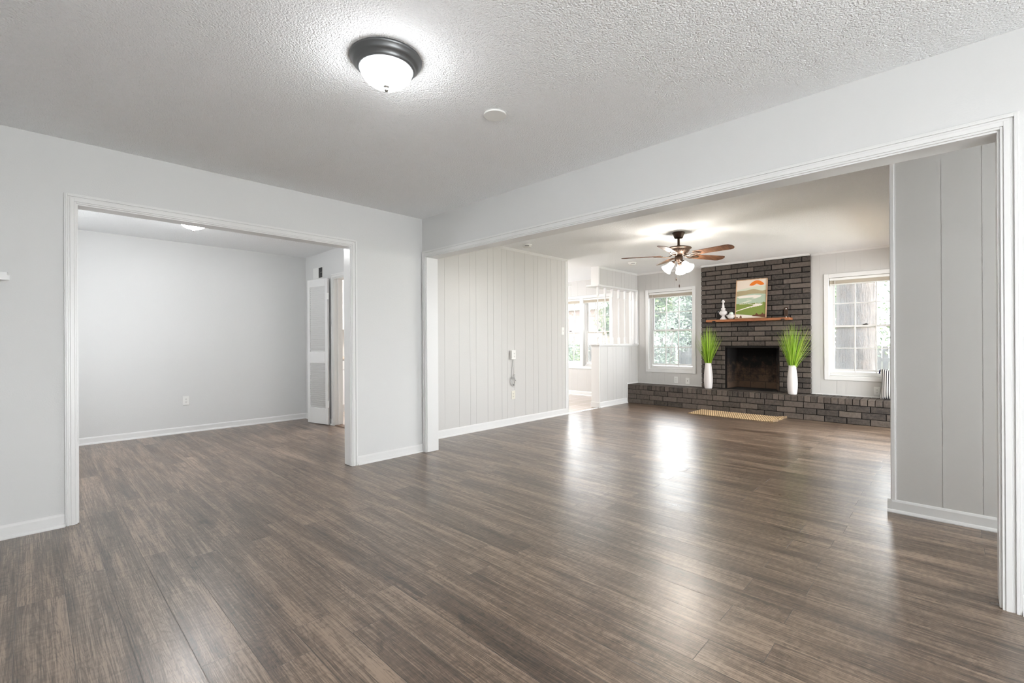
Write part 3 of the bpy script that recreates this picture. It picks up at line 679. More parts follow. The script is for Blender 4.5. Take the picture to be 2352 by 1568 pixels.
# tall vases with artificial grass
def make_vase():
    b = MB(); prof = [(0, 0), (.052, 0), (.056, .004), (.060, .02), (.067, .10), (.0685, .16), (.066, .24), (.059, .32), (.050, .39), (.0465, .430), (.0435, .430), (.047, .38), (.05, .30), (0, .28)]
    b.lathe(prof, 40, cap=False); return b.build('tall_vase', M['ceramic'])
v1 = make_vase(); v1.location = (5.035, -1.035, HZ+.001); tag(v1, 'tall white vase on the hearth left of the firebox', 'vase', 'white vases of grass on the hearth')
v2 = v1.copy(); C.objects.link(v2); v2.location = (4.985, -2.285, HZ+.001); tag(v2, 'tall white vase on the hearth right of the firebox', 'vase', 'white vases of grass on the hearth')
def make_grass(name, seed, wide):
    r = random.Random(seed); b = MB()
    for k in range(230):
        a = r.uniform(0, 2*PI); sp = r.random()**.8; R = .23*sp*(1+wide*max(0, -math.sin(a)))
        hh = r.uniform(.42, .66)*(1-.28*sp*sp); r0 = .026*math.sqrt(r.random()); a0 = a+r.uniform(-.8, .8)
        p0 = Vector((r0*math.cos(a0), r0*math.sin(a0), -.10)); p3 = Vector((R*math.cos(a)*.9, R*math.sin(a), hh))
        p3.x = max(min(p3.x, .12), -.2)
        pts = []; n = 6
        for i in range(n+1):
            t = i/n; e = t**1.35; q = Vector((p0.x+(p3.x-p0.x)*e, p0.y+(p3.y-p0.y)*e, p0.z+(p3.z-p0.z)*t)); pts.append(q)
        wd = r.uniform(.0024, .0046); ta = r.uniform(0, PI); wv = Vector((math.cos(ta), math.sin(ta), 0))
        vs = []; fs = []
        for i, q in enumerate(pts):
            ww = wd*(1-(i/n)**2*.92); vs += [tuple(q-wv*ww), tuple(q+wv*ww)]
        for i in range(n): fs.append([2*i, 2*i+1, 2*i+3, 2*i+2])
        b.add(vs, fs)
    return b.build(name, M['grassblade'])
g1 = make_grass('grass_bunch', 3, .0); g1.location = (5.035, -1.035, HZ+.42); tag(g1, 'bunch of green artificial grass in the left vase', 'artificial grass', 'grass bunches in the vases')
g2 = make_grass('grass_bunch', 11, .45); g2.location = (4.985, -2.285, HZ+.42); tag(g2, 'bunch of green artificial grass in the right vase, splayed to one side', 'artificial grass', 'grass bunches in the vases')

# rug
def rug():
    m, nt, bs = mat('braided_jute')
    tc = N(nt, 'ShaderNodeTexCoord'); n = N(nt, 'ShaderNodeTexNoise'); n.inputs['Scale'].default_value = 60; n.inputs['Detail'].default_value = 3; L(nt, tc.outputs['Object'], n.inputs['Vector'])
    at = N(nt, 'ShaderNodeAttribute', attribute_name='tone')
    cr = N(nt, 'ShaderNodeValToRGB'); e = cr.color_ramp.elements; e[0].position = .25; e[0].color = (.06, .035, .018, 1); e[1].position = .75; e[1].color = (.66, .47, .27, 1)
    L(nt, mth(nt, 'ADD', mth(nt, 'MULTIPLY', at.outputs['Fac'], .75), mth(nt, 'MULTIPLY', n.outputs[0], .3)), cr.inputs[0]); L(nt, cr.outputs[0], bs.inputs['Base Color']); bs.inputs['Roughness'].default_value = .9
    b = MB(); NX, NY = 84, 190; x0, x1, y0, y1 = 4.30, 4.862, -2.20, -.99
    def hgt(u, v_):
        cu = u*14; cv = v_*38 + (.5 if int(cu) % 2 else 0)
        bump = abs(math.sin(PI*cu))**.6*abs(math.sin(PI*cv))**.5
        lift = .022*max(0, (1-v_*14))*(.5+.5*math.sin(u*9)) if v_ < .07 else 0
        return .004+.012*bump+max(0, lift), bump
    vs = []; tn = []
    for i in range(NX+1):
        for j in range(NY+1):
            u, v_ = i/NX, j/NY; h, t_ = hgt(u, v_); ed = .012*math.sin(u*17)*(v_ < .03)-.03*u*(v_ < .04)
            vs.append((x0+(x1-x0)*u+.004*math.sin(v_*140)*(1 if i in (0, NX) else 0), y0+(y1-y0)*v_+ed*(1-v_*20 if v_ < .05 else 0), h)); tn.append(t_)
    fs = []; W = NY+1
    for i in range(NX):
        for j in range(NY):
            fs.append([i*W+j, (i+1)*W+j, (i+1)*W+j+1, i*W+j+1])
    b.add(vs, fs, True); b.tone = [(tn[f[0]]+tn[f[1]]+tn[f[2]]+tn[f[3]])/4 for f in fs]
    ring = [i*W for i in range(NX+1)] + [NX*W+j for j in range(1, NY+1)] + [i*W+NY for i in range(NX-1, -1, -1)] + [j for j in range(NY-1, 0, -1)]
    low = []; o = len(b.v)
    for q in ring: x, y, z_ = b.v[q]; low.append(len(b.v)); b.v.append((x, y, .001))
    for k in range(len(ring)):
        k2 = (k+1) % len(ring); b.f.append([ring[k], low[k], low[k2], ring[k2]]); b.sm.append(False); b.mi.append(0); b.tone.append(.3)
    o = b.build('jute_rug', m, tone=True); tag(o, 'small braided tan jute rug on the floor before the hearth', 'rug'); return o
rug()

# striped cushion at the hearth end
def cushion():
    m, nt, bs = mat('black_white_stripe')
    tc = N(nt, 'ShaderNodeTexCoord'); s = N(nt, 'ShaderNodeSeparateXYZ'); L(nt, tc.outputs['Object'], s.inputs[0])
    f = mth(nt, 'FRACT', mth(nt, 'MULTIPLY', mth(nt, 'ADD', s.outputs[1], 5), 1/.023)); g = mth(nt, 'LESS_THAN', f, .42)
    mx = N(nt, 'ShaderNodeMix', data_type='RGBA'); mx.inputs[6].default_value = (.82, .80, .78, 1); mx.inputs[7].default_value = (.012, .013, .025, 1)
    L(nt, g, mx.inputs[0]); L(nt, mx.outputs[2], bs.inputs['Base Color']); bs.inputs['Roughness'].default_value = .85
    t = empty('striped_cushion', (5.10, -3.50, HZ+.003)); t.rotation_euler = (0, math.radians(13), 0); tag(t, 'black and white striped cushion standing at the far end of the hearth', 'cushion')
    b = MB(); n = 28; S = .205; vs = []; fs = []
    for side in (-1, 1):
        for i in range(n+1):
            for j in range(n+1):
                u, v_ = -1+2*i/n, -1+2*j/n
                e = max(0, (1-u**4))*max(0, (1-v_**4)); th = .085*e**.5
                pin = 1-.09*(abs(u*v_))**0 * (1-abs(u)**1.5*1)*abs(v_)**3 ; pin2 = 1-.09*(1-abs(v_)**1.5)*abs(u)**3
                vs.append((side*th, u*S*pin2, S+v_*S*pin))
    W = n+1; K = W*W
    for i in range(n):
        for j in range(n):
            fs.append([i*W+j, i*W+j+1, (i+1)*W+j+1, (i+1)*W+j][::-1]); fs.append([K+i*W+j, K+i*W+j+1, K+(i+1)*W+j+1, K+(i+1)*W+j])
    b.add(vs, fs, True); b.build('cushion_cover', m, t)
    nv = simple('navy_tassel', (.01, .012, .08), .8)
    for (yy, zz, q) in ((S, 2*S, 1), (-S, 2*S, -1)):
        b = MB()
        for k in range(12):
            a = k*2*PI/12; b.tube([(0, 0, 0), (.006*math.cos(a), .012*q+.004*math.sin(a), -.01), (.010*math.cos(a), .014*q+.008*math.sin(a), -.055)], .003, 5)
        o = b.build('tassel', nv, t); o.location = (0, yy*.97, zz*.985)
cushion()

# ------------------------------------------------------------------ outlets, switches
def outlet(loc, rz, label, group=None, material='white_plastic', kind='duplex', name='wall_outlet', cat='outlet'):
    t = empty(name, loc, rz); tag(t, label, cat, group)     # local: plate in XZ plane, facing -Y
    b = MB(); b.box((-.036, -.006, -.0585), (.036, 0, .0585), .003); b.build('cover_plate', M[material], t)
    if kind == 'duplex':
        for zz in (.0195, -.0195):
            b = MB(); b.prism([(.0165*math.cos(a)*1.0, zz+.0145*math.sin(a)) for a in [i*PI/8 for i in range(16)]], -.009, -.006, 'Y'); f = b.build('receptacle', M[material], t)
            b = MB(); b.box((-.0075, -.0095, zz-.001), (-.0050, -.0089, zz+.008)); b.box((.0050, -.0095, zz-.001), (.0075, -.0089, zz+.007)); b.box((-.0025, -.0095, zz-.010), (.0025, -.0089, zz-.005)); b.build('slot', M['slot'], f)
    elif kind == 'switch':
        b = MB(); b.box((-.005, -.014, -.010), (.005, -.006, .010), .001); b.build('toggle', M[material], t)
    elif kind == 'jack':
        b = MB(); b.lathe([(.006, 0), (.006, .010), (.0035, .011), (0, .011)], 12); o = b.build('jack', M['slot'], t); o.rotation_euler = (PI/2, 0, 0); o.location = (0, -.004, 0)
    elif kind == 'duplex_plug': pass
    return t
outlet((-1.477, 3.10, .413), 0, 'white outlet low on the blank wall of the side room')
outlet((1.79, .40, .408), 0, 'ivory outlet low on the panelled wall below the hanging cord', material='ivory_plastic')
outlet((2.92, .40, 1.31), 0, 'white light switch near the end of the panelled wall', kind='switch', name='light_switch', cat='light switch')
outlet((5.27, -.368, .44), -PI/2, 'white outlet under the window beside the half wall')
outlet((5.27, -.58, .432), -PI/2, 'white cable jack plate under the window beside the half wall', kind='jack', name='cable_jack', cat='wall plate')
outlet((5.27, -3.25, .436), -PI/2, 'white outlet under the tree window beside the striped cushion')
# plug-in device with hanging cord
pg = empty('wall_adapter', (1.765, .40, .965)); tag(pg, 'white wall adapter box plugged in high on the panelled wall', 'adapter')
b = MB(); b.box((-.045, -.045, -.062), (.04, 0, .062), .006); b.build('housing', M['white_plastic'], pg)
for zz in (.018, -.022):
    b = MB(); b.box((-.0005, -.0460, zz), (.003, -.0452, zz+.009)); b.box((.014, -.0460, zz), (.0175, -.0452, zz+.009)); b.box((.007, -.0460, zz-.010), (.012, -.0452, zz-.005)); b.build('slot', M['slot'], pg)
cd = MB(); P0 = Vector((1.765, .372, .903))
M['cord'] = simple('grey_cord', (.42, .42, .42), .5)
cd.tube([P0, P0+Vector((-.002, .012, -.03)), P0+Vector((-.012, .018, -.16)), P0+Vector((-.018, .016, -.25)), P0+Vector((-.03, .012, -.27))], .0028, 8)
cd.tube([P0+Vector((.006, 0, 0)), P0+Vector((.02, .018, -.07)), P0+Vector((.026, .018, -.18)), P0+Vector((.02, .012, -.24))], .0020, 8)
lp = [P0+Vector((.0+.045*math.cos(a)*(1+.15*math.sin(3*a)), .010, -.295+.062*math.sin(a)+.01*math.cos(2*a))) for a in [i*2*PI/24 for i in range(24)]]
cd.tube(lp+[lp[0]], .003, 7); lp = [p+Vector((.006, -.006, .012*math.cos(i))) for i, p in enumerate(lp)]; cd.tube([Vector((p.x*.8+P0.x*.2, p.y, p.z*.85+(P0.z-.28)*.15)) for p in lp], .0026, 7)
cd.tube([P0+Vector((.0, .005, -.22)), P0+Vector((.03, .002, -.20)), P0+Vector((.035, .004, -.24)), P0+Vector((.01, .002, -.27)), P0+Vector((-.02, .004, -.25))], .004, 7)
cd.tube([P0+Vector((.01, .002, -.25)), P0+Vector((.04, 0, -.285)), P0+Vector((.055, 0, -.30))], .0055, 8)
cd.tube([P0+Vector((.005, .004, -.35)), P0+Vector((.03, .002, -.352))], .008, 8)
o = cd.build('coiled_cord', M['cord']); tag(o, 'grey cord coiled and hanging below the white wall adapter', 'cord')

# ------------------------------------------------------------------ louvred door, doorway, vent
ld = empty('door_1', (.018, 2.235, .012)); struct(ld)
ang = math.atan2(.45, -.092); ld.rotation_euler = (0, 0, ang)      # local +x along the leaf away from the hinge
DW, DH, DT = .455, 2.03, .028
def lmk(): return MB()
b = lmk(); b.box((0, 0, 0), (.055, DT, DH), .002); b.box((DW-.055, 0, 0), (DW, DT, DH), .002); b.box((.055, 0, DH-.105), (DW-.055, DT, DH), .001); b.box((.055, 0, 0), (DW-.055, DT, .215), .001); b.box((.055, 0, .85), (DW-.055, DT, 1.01), .001); b.build('door_leaf', M['trim'], ld)
for z0, z1 in ((.215, .85), (1.01, DH-.105)):
    b = lmk(); n = int((z1-z0)/.0285); st = (z1-z0)/n
    for k in range(n):
        zc = z0+st*(k+.5); b.prism([(.002, zc-.015), (.007, zc-.017), (DT-.002, zc+.012), (DT-.007, zc+.014)], .053, DW-.053, 'X')
    b.build('louvre_panel', M['trim'], ld)
for zz in (.28, 1.78):
    b = lmk(); b.tube([(-.006, DT*.5, zz-.05), (-.006, DT*.5, zz+.05)], .005, 8); b.box((-.03, DT-.001, zz-.045), (.03, DT+.002, zz+.045)); b.build('hinge', M['white_plastic'], ld)
mb = MB(); casing(mb, 'X', .05, -1, 1.32, 2.16, DZ); mb.box((.048, 2.152, .003), (.172, 2.16, DZ)); mb.box((.048, 1.32, .003), (.172, 1.328, DZ)); mb.box((.0485, 1.328, DZ-.008), (.1715, 2.152, DZ)); mb.box((.10, 2.14, .003), (.115, 2.152, DZ)); struct(mb.build('trim_14', M['trim']))
mb = MB(); mb.prism([(.05, 0), (.17, 0), (.165, .008), (.06, .010)], 1.325, 2.155, 'Y'); struct(mb.build('trim_15', simple('threshold_wood', (.12, .075, .05), .5)))
vt = empty('wall_vent', (.05, 2.655, 2.158)); tag(vt, 'white wall vent with open dark grille above the louvred door', 'vent')
b = MB(); b.box((-.004, -.165, -.085), (0, .165, .085), .002); b.box((-.007, -.015, -.075), (-.004, .15, .075), .001); b.build('cover_plate', M['white_plastic'], vt)
M['vent_dark'] = simple('vent_grille', (.10, .10, .10), .6)
b = MB(); b.box((-.0045, -.145, -.07), (-.0042, -.03, .07)); 
b.build('opening', M['slot'], vt)
b = MB()
for k in range(14): zz = -.066+k*.0102; b.prism([(-.0105, zz), (-.0095, zz-.001), (-.0048, zz+.006), (-.0058, zz+.007)], -.143, -.032, 'Y')
b.build('grille', M['vent_dark'], vt)
# make grille prisms correct orientation (axis Y uses (x,z))
b = MB(); b.tube([(-.006, -.155, .0), (-.014, -.150, .002), (-.010, -.09, -.004)], .003, 6); b.build('lever', M['nickel'], vt)

# kitchen glimpse behind the doorway
kc = empty('kitchen_base_cabinet', (.6, 3.30, 0)); tag(kc, 'white kitchen base cabinet with black knob glimpsed through the doorway', 'cabinet')
b = MB(); b.box((-.4, 0, .10), (.6, .59, .86)); b.box((-.38, .05, 0), (.58, .59, .10)); b.build('body', M['trim'], kc)
b = MB(); b.box((-.39, -.018, .70), (.59, 0, .85), .003); d_ = b.build('drawer', M['trim'], kc)
b = MB(); b.box((-.39, -.018, .12), (.59, 0, .69), .003); d2 = b.build('door', M['trim'], kc)
for par, (x, z) in ((d_, (.17, .775)),):
    b = MB(); b.lathe([(.006, 0), (.006, .012), (.015, .016), (.015, .024), (0, .028)], 14); o = b.build('knob', M['black_metal'], par); o.location = (x, -.018, z); o.rotation_euler = (PI/2, 0, 0)
b = MB(); b.box((.19, 3.27, .862), (1.25, 3.895, .90), .004); o = b.build('kitchen_worktop', simple('pale_worktop', (.62, .55, .46), .3)); tag(o, 'pale worktop on the kitchen base cabinet beyond the doorway', 'worktop')
ku = empty('kitchen_wall_cabinet', (.6, 3.57, 1.36)); tag(ku, 'white kitchen wall cabinet glimpsed at the top of the doorway', 'cabinet')
b = MB(); b.box((-.4, 0, 0), (.6, .33, .95)); b.build('body', M['trim'], ku); b = MB(); b.box((-.39, -.018, .01), (.59, 0, .94), .003); b.build('door', M['trim'], ku)
wall('wall_kitchen', 'Y', 3.9, 4.0, .17, 2.0)

# ------------------------------------------------------------------ ceiling fixtures
def dome_light(loc, label, m_='dome'):
    t = empty('ceiling_light', loc); tag(t, label, 'ceiling light', 'dome ceiling lights')
    b = MB(); b.lathe([(r_*.945, z_) for r_, z_ in [(.150, 0), (.168, -.001), (.170, -.006), (.166, -.012), (.160, -.016), (.158, -.024), (.150, -.032), (.140, -.038), (.138, -.044), (.133, -.052), (.126, -.055), (.118, -.05), (.118, -.02)]], 72, cap=False); b.build('metal_ring', M['pewter'], t)
    b = MB(); pr = [(.117, -.048)]
    for k in range(1, 15):
        a = k/14*PI/2; pr.append((.116*math.cos(a)**.85 if k < 14 else 0, -.048-.076*math.sin(a)))
    b.lathe(pr, 72, cap=False); b.build('glass_dome', M[m_], t)
    b = MB(); b.lathe([(r_, z_+.022) for r_, z_ in [(0, -.142), (.013, -.144), (.014, -.148), (.006, -.151), (.005, -.155), (.009, -.158), (.010, -.163), (.007, -.169), (0, -.171)]], 20, cap=False); b.build('finial', M['nickel'], t)
    return t
M['dome_side'] = emit('lit_frosted_dome_side_room', (.98, .99, 1.0), LAMP*1.9)
dome_light((-1.730, -2.180, H), 'frosted dome ceiling light with pewter ring in the front room')
dome_light((-1.70, 1.58, H), 'frosted dome ceiling light in the side room, half hidden by the opening', 'dome_side')
def disc(name, loc, r, h, label, cat):
    b = MB(); b.lathe([(r*.98, 0), (r, -.001), (r, -h+.001)], 48, cap=False); b.lathe([(r, -h+.001), (r-.002, -h)], 48, cap=False); b.add([((r-.002)*math.cos(2*PI*k/48), (r-.002)*math.sin(2*PI*k/48), -h) for k in range(48)], [list(range(48))[::-1]]); o = b.build(name, M['white_plastic']); o.location = loc; tag(o, label, cat); return o
disc('blank_cover', (-1.026, -2.166, H), .064, .010, 'round flat white blank cover plate on the front room ceiling', 'cover plate')
def smoke(loc, label, rz):
    t = empty('smoke_detector', loc, rz); tag(t, label, 'smoke detector')
    b = MB(); b.lathe([(.068, 0), (.07, -.004), (.068, -.012), (.06, -.014), (.058, -.030), (.050, -.036), (0, -.038)], 36, cap=False); b.build('body', M['white_plastic'], t)
    b = MB(); b.box((-.060, -.028, -.028), (-.0575, .028, -.022)); b.build('sounder_slot', M['slot'], t)
smoke((1.735, .08, H), 'white smoke detector on the living room ceiling near the opening', math.radians(43))
smoke((4.02, -.196, H), 'white smoke detector on the ceiling near the spindle divider', math.radians(43))

# ceiling fan
fn = empty('ceiling_fan', (2.512, -1.659, H)); tag(fn, 'bronze ceiling fan with five walnut blades and three lit bell shades', 'ceiling fan')
b = MB(); b.lathe([(.070, 0), (.072, -.006), (.070, -.014), (.062, -.026), (.050, -.06), (.046, -.068), (.018, -.070)], 40, cap=False); b.build('canopy', M['bronze'], fn)
b = MB(); b.lathe([(.014, -.066), (.014, -.15), (.022, -.154), (.022, -.17), (.016, -.172)], 20, cap=False); b.build('downrod', M['bronze'], fn)
b = MB(); b.lathe([(.02, -.165), (.05, -.166), (.10, -.172), (.140, -.182), (.147, -.188), (.146, -.194), (.136, -.198), (.128, -.204)], 64, cap=False)
seg = 64
vs = []; fs = []
pr = [(.128, -.204), (.118, -.226), (.108, -.238)]
for i, (r_, z_) in enumerate(pr):
    for k in range(128):
        a = 2*PI*k/128; rr = r_*(1-(.03 if k % 4 < 2 else 0)*(1 if i < 2 else .4)); vs.append((rr*math.cos(a), rr*math.sin(a), z_))
for i in range(2):
    for k in range(128): fs.append([i*128+k, i*128+(k+1) % 128, (i+1)*128+(k+1) % 128, (i+1)*128+k])
b.add(vs, fs)
b.lathe([(.108, -.238), (.104, -.244), (.090, -.248), (.086, -.258), (.074, -.264), (.05, -.268), (.03, -.27)], 48, cap=False); b.build('motor_housing', M['bronze'], fn)
b = MB(); b.lathe([(.034, -.262), (.036, -.278), (.046, -.284), (.047, -.325), (.043, -.338), (.030, -.345), (.014, -.348), (.012, -.36), (0, -.363)], 32, cap=False); b.build('light_fitter', M['bronze'], fn)
def blade_parts(th):
    root = Matrix.Rotation(th, 4, 'Z')
    b = MB(); pitch = math.radians(-12.5); zb = -.272
    b.M = root @ Matrix.Translation((0, 0, zb)) @ Matrix.Rotation(pitch, 4, 'X')
    pts = [(.20, -.050), (.21, -.055), (.60, -.068), (.635, -.062), (.662, -.030), (.668, 0), (.662, .030), (.635, .062), (.60, .068), (.21, .055), (.20, .050)]
    b.prism(pts, -.003, .003)
    o = MB(); bl = b.build('blade', M['blade'], fn)
    # ornate blade iron: two curling arms under the blade
    a = MB(); a.M = root @ Matrix.Translation((0, 0, zb)) @ Matrix.Rotation(pitch*.6, 4, 'X')
    for s_ in (-1, 1):
        a.tube([(.075, 0, .006), (.11, .004*s_, -.014), (.15, .016*s_, -.018), (.19, .033*s_, -.014), (.225, .036*s_, -.008), (.255, .026*s_, -.006), (.275, .006*s_, -.006)], [.007, .006, .0055, .005, .005, .0055, .006], 7)
    a.prism([(.205, -.028), (.24, -.036), (.275, -.014), (.290, 0), (.275, .014), (.24, .036), (.205, .028), (.18, .008), (.18, -.008)], -.0085, -.004)
    a.build('blade_iron', M['bronze'], fn)
for k in range(5): blade_parts(math.radians(189+72*k))
for k, az in enumerate((133.9, 13.9, 253.9)):
    az = math.radians(az); dirv = Vector((math.cos(az)*.70, math.sin(az)*.70, -.714))
    b = MB(); b.tube([(.03*math.cos(az), .03*math.sin(az), -.335), (.050*math.cos(az), .050*math.sin(az), -.345), (.062*math.cos(az), .062*math.sin(az), -.358)], .008, 8)
    b.M = Matrix.Translation((.056*math.cos(az), .056*math.sin(az), -.350)) @ dirv.to_track_quat('Z', 'Y').to_matrix().to_4x4()
    b.lathe([(0, 0), (.016, 0), (.024, .012), (.026, .035), (.024, .04)], 24, cap=False); ar = b.build('lamp_holder', M['bronze'], fn)
    b = MB(); b.M = Matrix.Translation((.056*math.cos(az), .056*math.sin(az), -.350)) @ dirv.to_track_quat('Z', 'Y').to_matrix().to_4x4()
    b.lathe([(.026, .028), (.031, .036), (.035, .06), (.040, .085), (.049, .110), (.060, .132), (.063, .138), (.060, .137), (.046, .110), (.037, .085), (.0, .075)], 32, cap=False); b.build('glass_shade', M['shade'], fn)
for (x, y, l, k) in ((-.022, .022, .22, 'a'), (.004, -.004, .30, 'b')):
    b = MB(); b.tube([(x, y, -.35), (x, y, -.35-l+.03)], .0012, 6); ch = b.build('pull_chain', M['nickel'], fn)
    b = MB(); b.lathe([(0, 0), (.004, -.001), (.006, -.012), (.005, -.034), (0, -.037)], 12, cap=False); o = b.build('fob', M['bronze'], ch); o.location = (x, y, -.35-l+.03)
# dining room fan, mostly hidden
df = empty('dining_ceiling_fan', (3.30, 1.55, H)); tag(df, 'white ceiling fan in the dining room, one blade tip showing past the panelled wall', 'ceiling fan')
b = MB(); b.lathe([(.06, 0), (.06, -.03), (.02, -.05), (.02, -.16), (.10, -.17), (.12, -.20), (.10, -.25), (0, -.26)], 28, cap=False); b.build('motor_housing', M['white_plastic'], df)
for k in range(4):
    b = MB(); b.M = Matrix.Rotation(math.radians(-38+90*k), 4, 'Z') @ Matrix.Translation((0, 0, -.262)) @ Matrix.Rotation(.2, 4, 'X'); b.prism([(.10, -.02), (.2, -.06), (.80, -.07), (.86, -.03), (.86, .03), (.80, .07), (.2, .06), (.1, .02)], -.004, .004); b.build('blade', M['white_plastic'], df)
M['bowl'] = emit('lit_bowl', (1, .95, .90), 150)
b = MB(); b.lathe([(.11, -.262), (.10, -.30), (.06, -.335), (0, -.345)], 28, cap=False); b.build('added_light_bowl', M['bowl'], df)  # bowl is unseen, added to the fan to light the dining room
kl = empty('kitchen_ceiling_light', (1.2, 2.3, H)); tag(kl, 'round kitchen ceiling light behind the doorway wall', 'ceiling light')
b = MB(); b.lathe([(.17, 0), (.17, -.03), (.16, -.035)], 32, cap=False); b.build('base', M['white_plastic'], kl); b = MB(); b.lathe([(.16, -.03), (.14, -.07), (.08, -.095), (0, -.10)], 32, cap=False); b.build('glass_dome', M['bowl'], kl)

# wall ledge at the far left
mb = MB()
mb.prism([(-3.5, 0), (-2.95, 0), (-2.952, -.085), (-2.955, -.09), (-3.5, -.09)], 1.545, 1.565); mb.prism([(-3.5, 0), (-2.985, 0), (-2.944, -.115), (-3.5, -.115)], 1.519, 1.545)
o = mb.build('wall_ledge', M['trim']); tag(o, 'white moulded ledge end on the wall left of the wide opening', 'ledge')

# ------------------------------------------------------------------ outdoors
mb = MB(); mb.add([(5.5, -40, -.75), (60, -40, -.75), (60, 50, -.75), (5.5, 50, -.75)], [(0, 1, 2, 3)]); struct(mb.build('ground', M['lawn']))
mb = MB(); mb.add([(-9, -24, -.12), (5.42, -24, -.12), (5.42, -3.9, -.12), (1.24, -3.9, -.12), (1.24, -6.21, -.12), (-9, -6.21, -.12)], [(0, 1, 2, 3, 4, 5)]); struct(mb.build('added_bounce_ground', simple('pale_bounce_surface', (.64, .64, .63), .9, noise=.05, nscale=3)))  # unseen pale ground, added to bounce light up to the ceilings
def fence(y0, y1, x, top, label):
    t = empty('board_fence', (x, (y0+y1)/2, -.75)); tag(t, label, 'fence', 'weathered board fence')
    b = MB(); yy = y0
    while yy < y1:
        hh = top+.75+rnd.uniform(-.015, .015); b.prism([(yy-(y0+y1)/2+.004, 0), (yy-(y0+y1)/2+.136, 0), (yy-(y0+y1)/2+.136, hh-.03), (yy-(y0+y1)/2+.11, hh), (yy-(y0+y1)/2+.03, hh), (yy-(y0+y1)/2+.004, hh-.03)], 0, .02, 'X'); yy += .14
    b.build('board_panel', M['fence'], t)
    for k in range(int((y1-y0)/2.4)+1):
        p = MB(); p.box((-.09, k*2.4-(y1-y0)/2, 0), (0, k*2.4-(y1-y0)/2+.09, top+.6)); p.build('post', M['fence'], t)
    p = MB(); p.box((-.04, -(y1-y0)/2, .3), (0, (y1-y0)/2, .39)); p.box((-.04, -(y1-y0)/2, top+.35), (0, (y1-y0)/2, top+.44)); p.build('rail', M['fence'], t)
fence(-8, 2.6, 12.0, 1.0, 'grey weathered board fence beyond the tree window')
fence(2.7, 7.4, 12.0, 1.02, 'grey board fence beyond the window beside the half wall')
bt = empty('large_tree', (8.0, -2.655, -.75)); tag(bt, 'huge furrowed tree trunk filling the window right of the fireplace', 'tree')
b = MB(); vs = []; fs = []; n = 40; zs = [0, .25, .6, 1.0, 1.5, 2.2, 3.2, 5, 8]; rs = [.52, .43, .37, .34, .32, .305, .295, .28, .22]
for z_, r_ in zip(zs, rs):
    for k in range(n):
        a = 2*PI*k/n; rr = r_*(1+.035*math.sin(5*a+z_*.7)+.02*math.sin(11*a)); vs.append((rr*math.cos(a), rr*math.sin(a), z_))
for i in range(len(zs)-1):
    for k in range(n): fs.append([i*n+k, i*n+(k+1) % n, (i+1)*n+(k+1) % n, (i+1)*n+k])
b.add(vs, fs, True); b.build('trunk', M['bark'], bt)
def leaf_cloud(b, c, r, count, size, rr):
    for k in range(count):
        while True:
            p = Vector((rr.uniform(-1, 1), rr.uniform(-1, 1), rr.uniform(-1, 1)))
            if .15 < p.length < 1: break
        q = Vector((c[0]+p.x*r[0], c[1]+p.y*r[1], c[2]+p.z*r[2])); d1 = Vector((rr.gauss(0, 1), rr.gauss(0, 1), rr.gauss(0, 1))).normalized(); d2 = d1.orthogonal().normalized(); s_ = size*rr.uniform(.6, 1.3)
        b.add([tuple(q-d1*s_), tuple(q+d2*s_*.5), tuple(q+d1*s_), tuple(q-d2*s_*.5)], [(0, 1, 2, 3)])
def tree(loc, h, r, label, cat='tree', name='garden_tree', m_='leaf', seed=1, n=1500, size=.10, trunk=.06, lean=(0, 0)):
    rr = random.Random(seed); t = empty(name, loc); tag(t, label, cat, 'greenery beyond the windows')
    b = MB(); b.tube([(0, 0, 0), (lean[0]*.4, lean[1]*.4, h*.4), (lean[0], lean[1], h*.85)], [trunk, trunk*.8, trunk*.4], 10)
    for k in range(7):
        a = rr.uniform(0, 2*PI); z_ = h*rr.uniform(.35, .7); s_ = z_/(h*.85)
        b.tube([(lean[0]*s_, lean[1]*s_, z_), (lean[0]*s_+r*.4*math.cos(a), lean[1]*s_+r*.4*math.sin(a), z_+h*.12), (lean[0]*s_+r*.8*math.cos(a), lean[1]*s_+r*.8*math.sin(a), z_+h*.2)], [trunk*.4, trunk*.25, trunk*.1], 6)
    b.build('trunk', M['bark'], t)
    b = MB()
    for k in range(9):
        a = rr.uniform(0, 2*PI); q = rr.uniform(0, .6)*r; leaf_cloud(b, (lean[0]+q*math.cos(a), lean[1]+q*math.sin(a), h*rr.uniform(.55, .95)), (r*.55, r*.55, h*.16), n//9, size, rr)
    b.build('foliage', M[m_], t); return t
def shrub(loc, h, r, label, m_='leaf', seed=1, n=1400, size=.06):
    rr = random.Random(seed); t = empty('garden_shrub', loc); tag(t, label, 'shrub', 'greenery beyond the windows')
    b = MB()
    for k in range(6): a = rr.uniform(0, 2*PI); b.tube([(0, 0, 0), (r*.4*math.cos(a), r*.4*math.sin(a), h*.6), (r*.6*math.cos(a), r*.6*math.sin(a), h*.9)], [.015, .01, .005], 5)
    b.build('stem', M['bark'], t)
    b = MB()
    for k in range(7): a = rr.uniform(0, 2*PI); q = rr.uniform(0, .6)*r; leaf_cloud(b, (q*math.cos(a), q*math.sin(a), h*rr.uniform(.3, .85)), (r*.5, r*.5, h*.25), n//7, size, rr)
    b.build('foliage', M[m_], t); return t
tree((8.6, -3.22, -.75), 3.6, .8, 'slim leaning tree beside the huge trunk, by the board fence', seed=5, n=1100, size=.045, trunk=.045, lean=(.1, -.12))
tree((14.4, -3.6, -.75), 3.9, 1.2, 'leafy tree behind the fence right of the huge trunk', m_='leaf2', seed=6, n=5000, size=.08, trunk=.10)
tree((14.0, -1.0, -.75), 3.8, 1.25, 'bright leafy tree behind the fence left of the huge trunk', seed=7, n=5000, size=.08, trunk=.10)
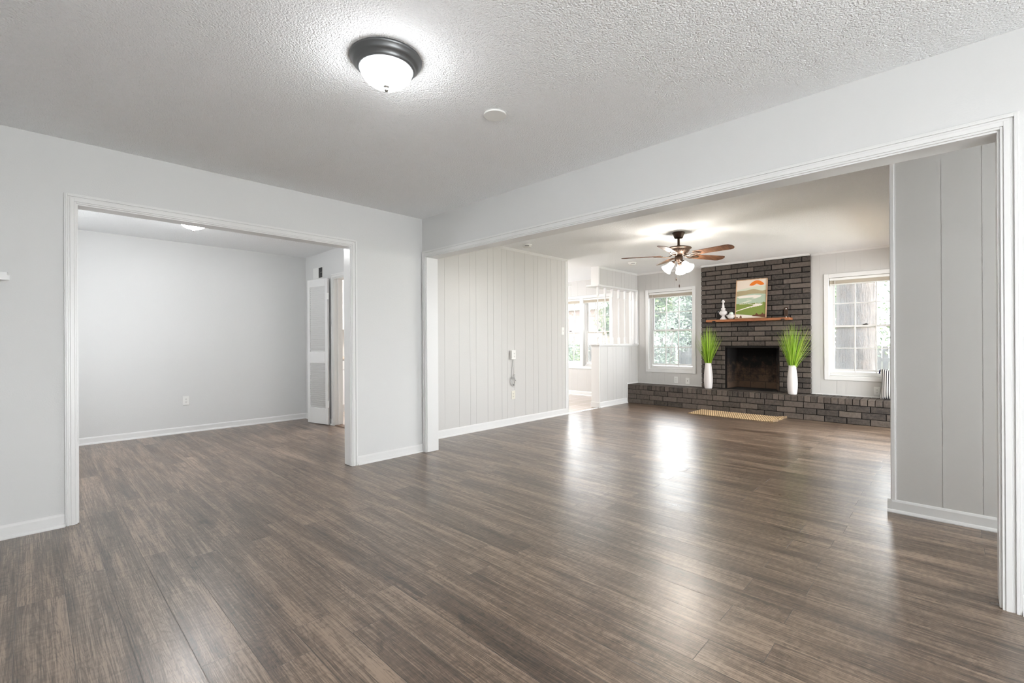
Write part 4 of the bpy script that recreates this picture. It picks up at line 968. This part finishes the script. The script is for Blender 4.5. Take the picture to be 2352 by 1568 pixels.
tree((14.2, 3.15, -.75), 3.9, 1.15, 'grey green tree behind the fence at the right of the window beside the half wall', m_='leaf2', seed=8, n=9000, size=.085, trunk=.10)
tree((15.9, 5.1, -.75), 4.2, 1.3, 'green tree behind the fence at the left of the window beside the half wall', seed=9, n=9000, size=.085, trunk=.10)
shrub((10.7, 2.45, -.75), 2.5, .8, 'shrub before the fence at the right of the window beside the half wall', 'leaf2', 12, 2600, .05)
shrub((10.7, 4.05, -.75), 2.4, .75, 'second shrub before the fence beyond the window beside the half wall', 'leaf', 13, 2600, .05)
shrub((8.2, 3.75, -.75), 1.9, .6, 'tall shrub low at the right of the dining window', 'leaf', 14, 2200, .045)
shrub((9.2, 5.4, -.75), 2.1, .75, 'broad shrub beyond the dining window mullion', 'leaf2', 15, 2400, .05)
shrub((11.0, 7.3, -.75), 2.2, .85, 'leafy shrub before the red brick house', 'leaf', 16, 2400, .055)
shrub((12.6, 8.9, -.75), 2.3, .85, 'grey green shrub at the left before the red brick house', 'leaf2', 18, 2400, .055)
tree((15.2, 6.9, -.75), 4.4, 1.0, 'tree standing at the right corner of the red brick house', m_='leaf', seed=19, n=2600, size=.08, trunk=.08)
tree((9.6, 5.35+.9, -.75), 4.4, .9, 'dark slim tree at the left edge of the dining window', m_='leaf2', seed=17, n=1300, size=.06, trunk=.075)
hs = empty('neighbour_house', (17.0, 8.6, -.75)); tag(hs, 'pinkish red brick neighbouring house seen through the dining window', 'house')
b = MB(); b.box((0, -.8, 0), (2.8, 7, 3.5)); b.build('brick_wall', M['redbrick'], hs)
b = MB(); b.prism([(-.5, 3.5), (3.3, 3.5), (1.4, 4.4)], -1.2, 7.4, 'Y'); b.build('roof', simple('grey_shingles', (.30, .27, .26), .9, noise=.2), hs)
b = MB(); b.box((-.03, .2, 1.3), (0, 1.2, 2.3), .01); b.build('window', M['siding'], hs)
fd = empty('flood_light', (11.75, 6.02, 2.30)); tag(fd, 'white round floodlight seen outside the dining window', 'outdoor light')
b = MB(); b.M = Matrix.Rotation(-.9, 4, 'Y'); b.lathe([(0, .10), (.10, .09), (.13, .03), (.10, -.02), (.05, -.08), (.05, -.14), (0, -.15)], 20, cap=False); b.build('lamp_head', M['white_plastic'], fd)
b = MB(); b.tube([(0, 0, -3.05), (0, 0, -.1)], .02, 8); b.build('pole', M['siding'], fd)
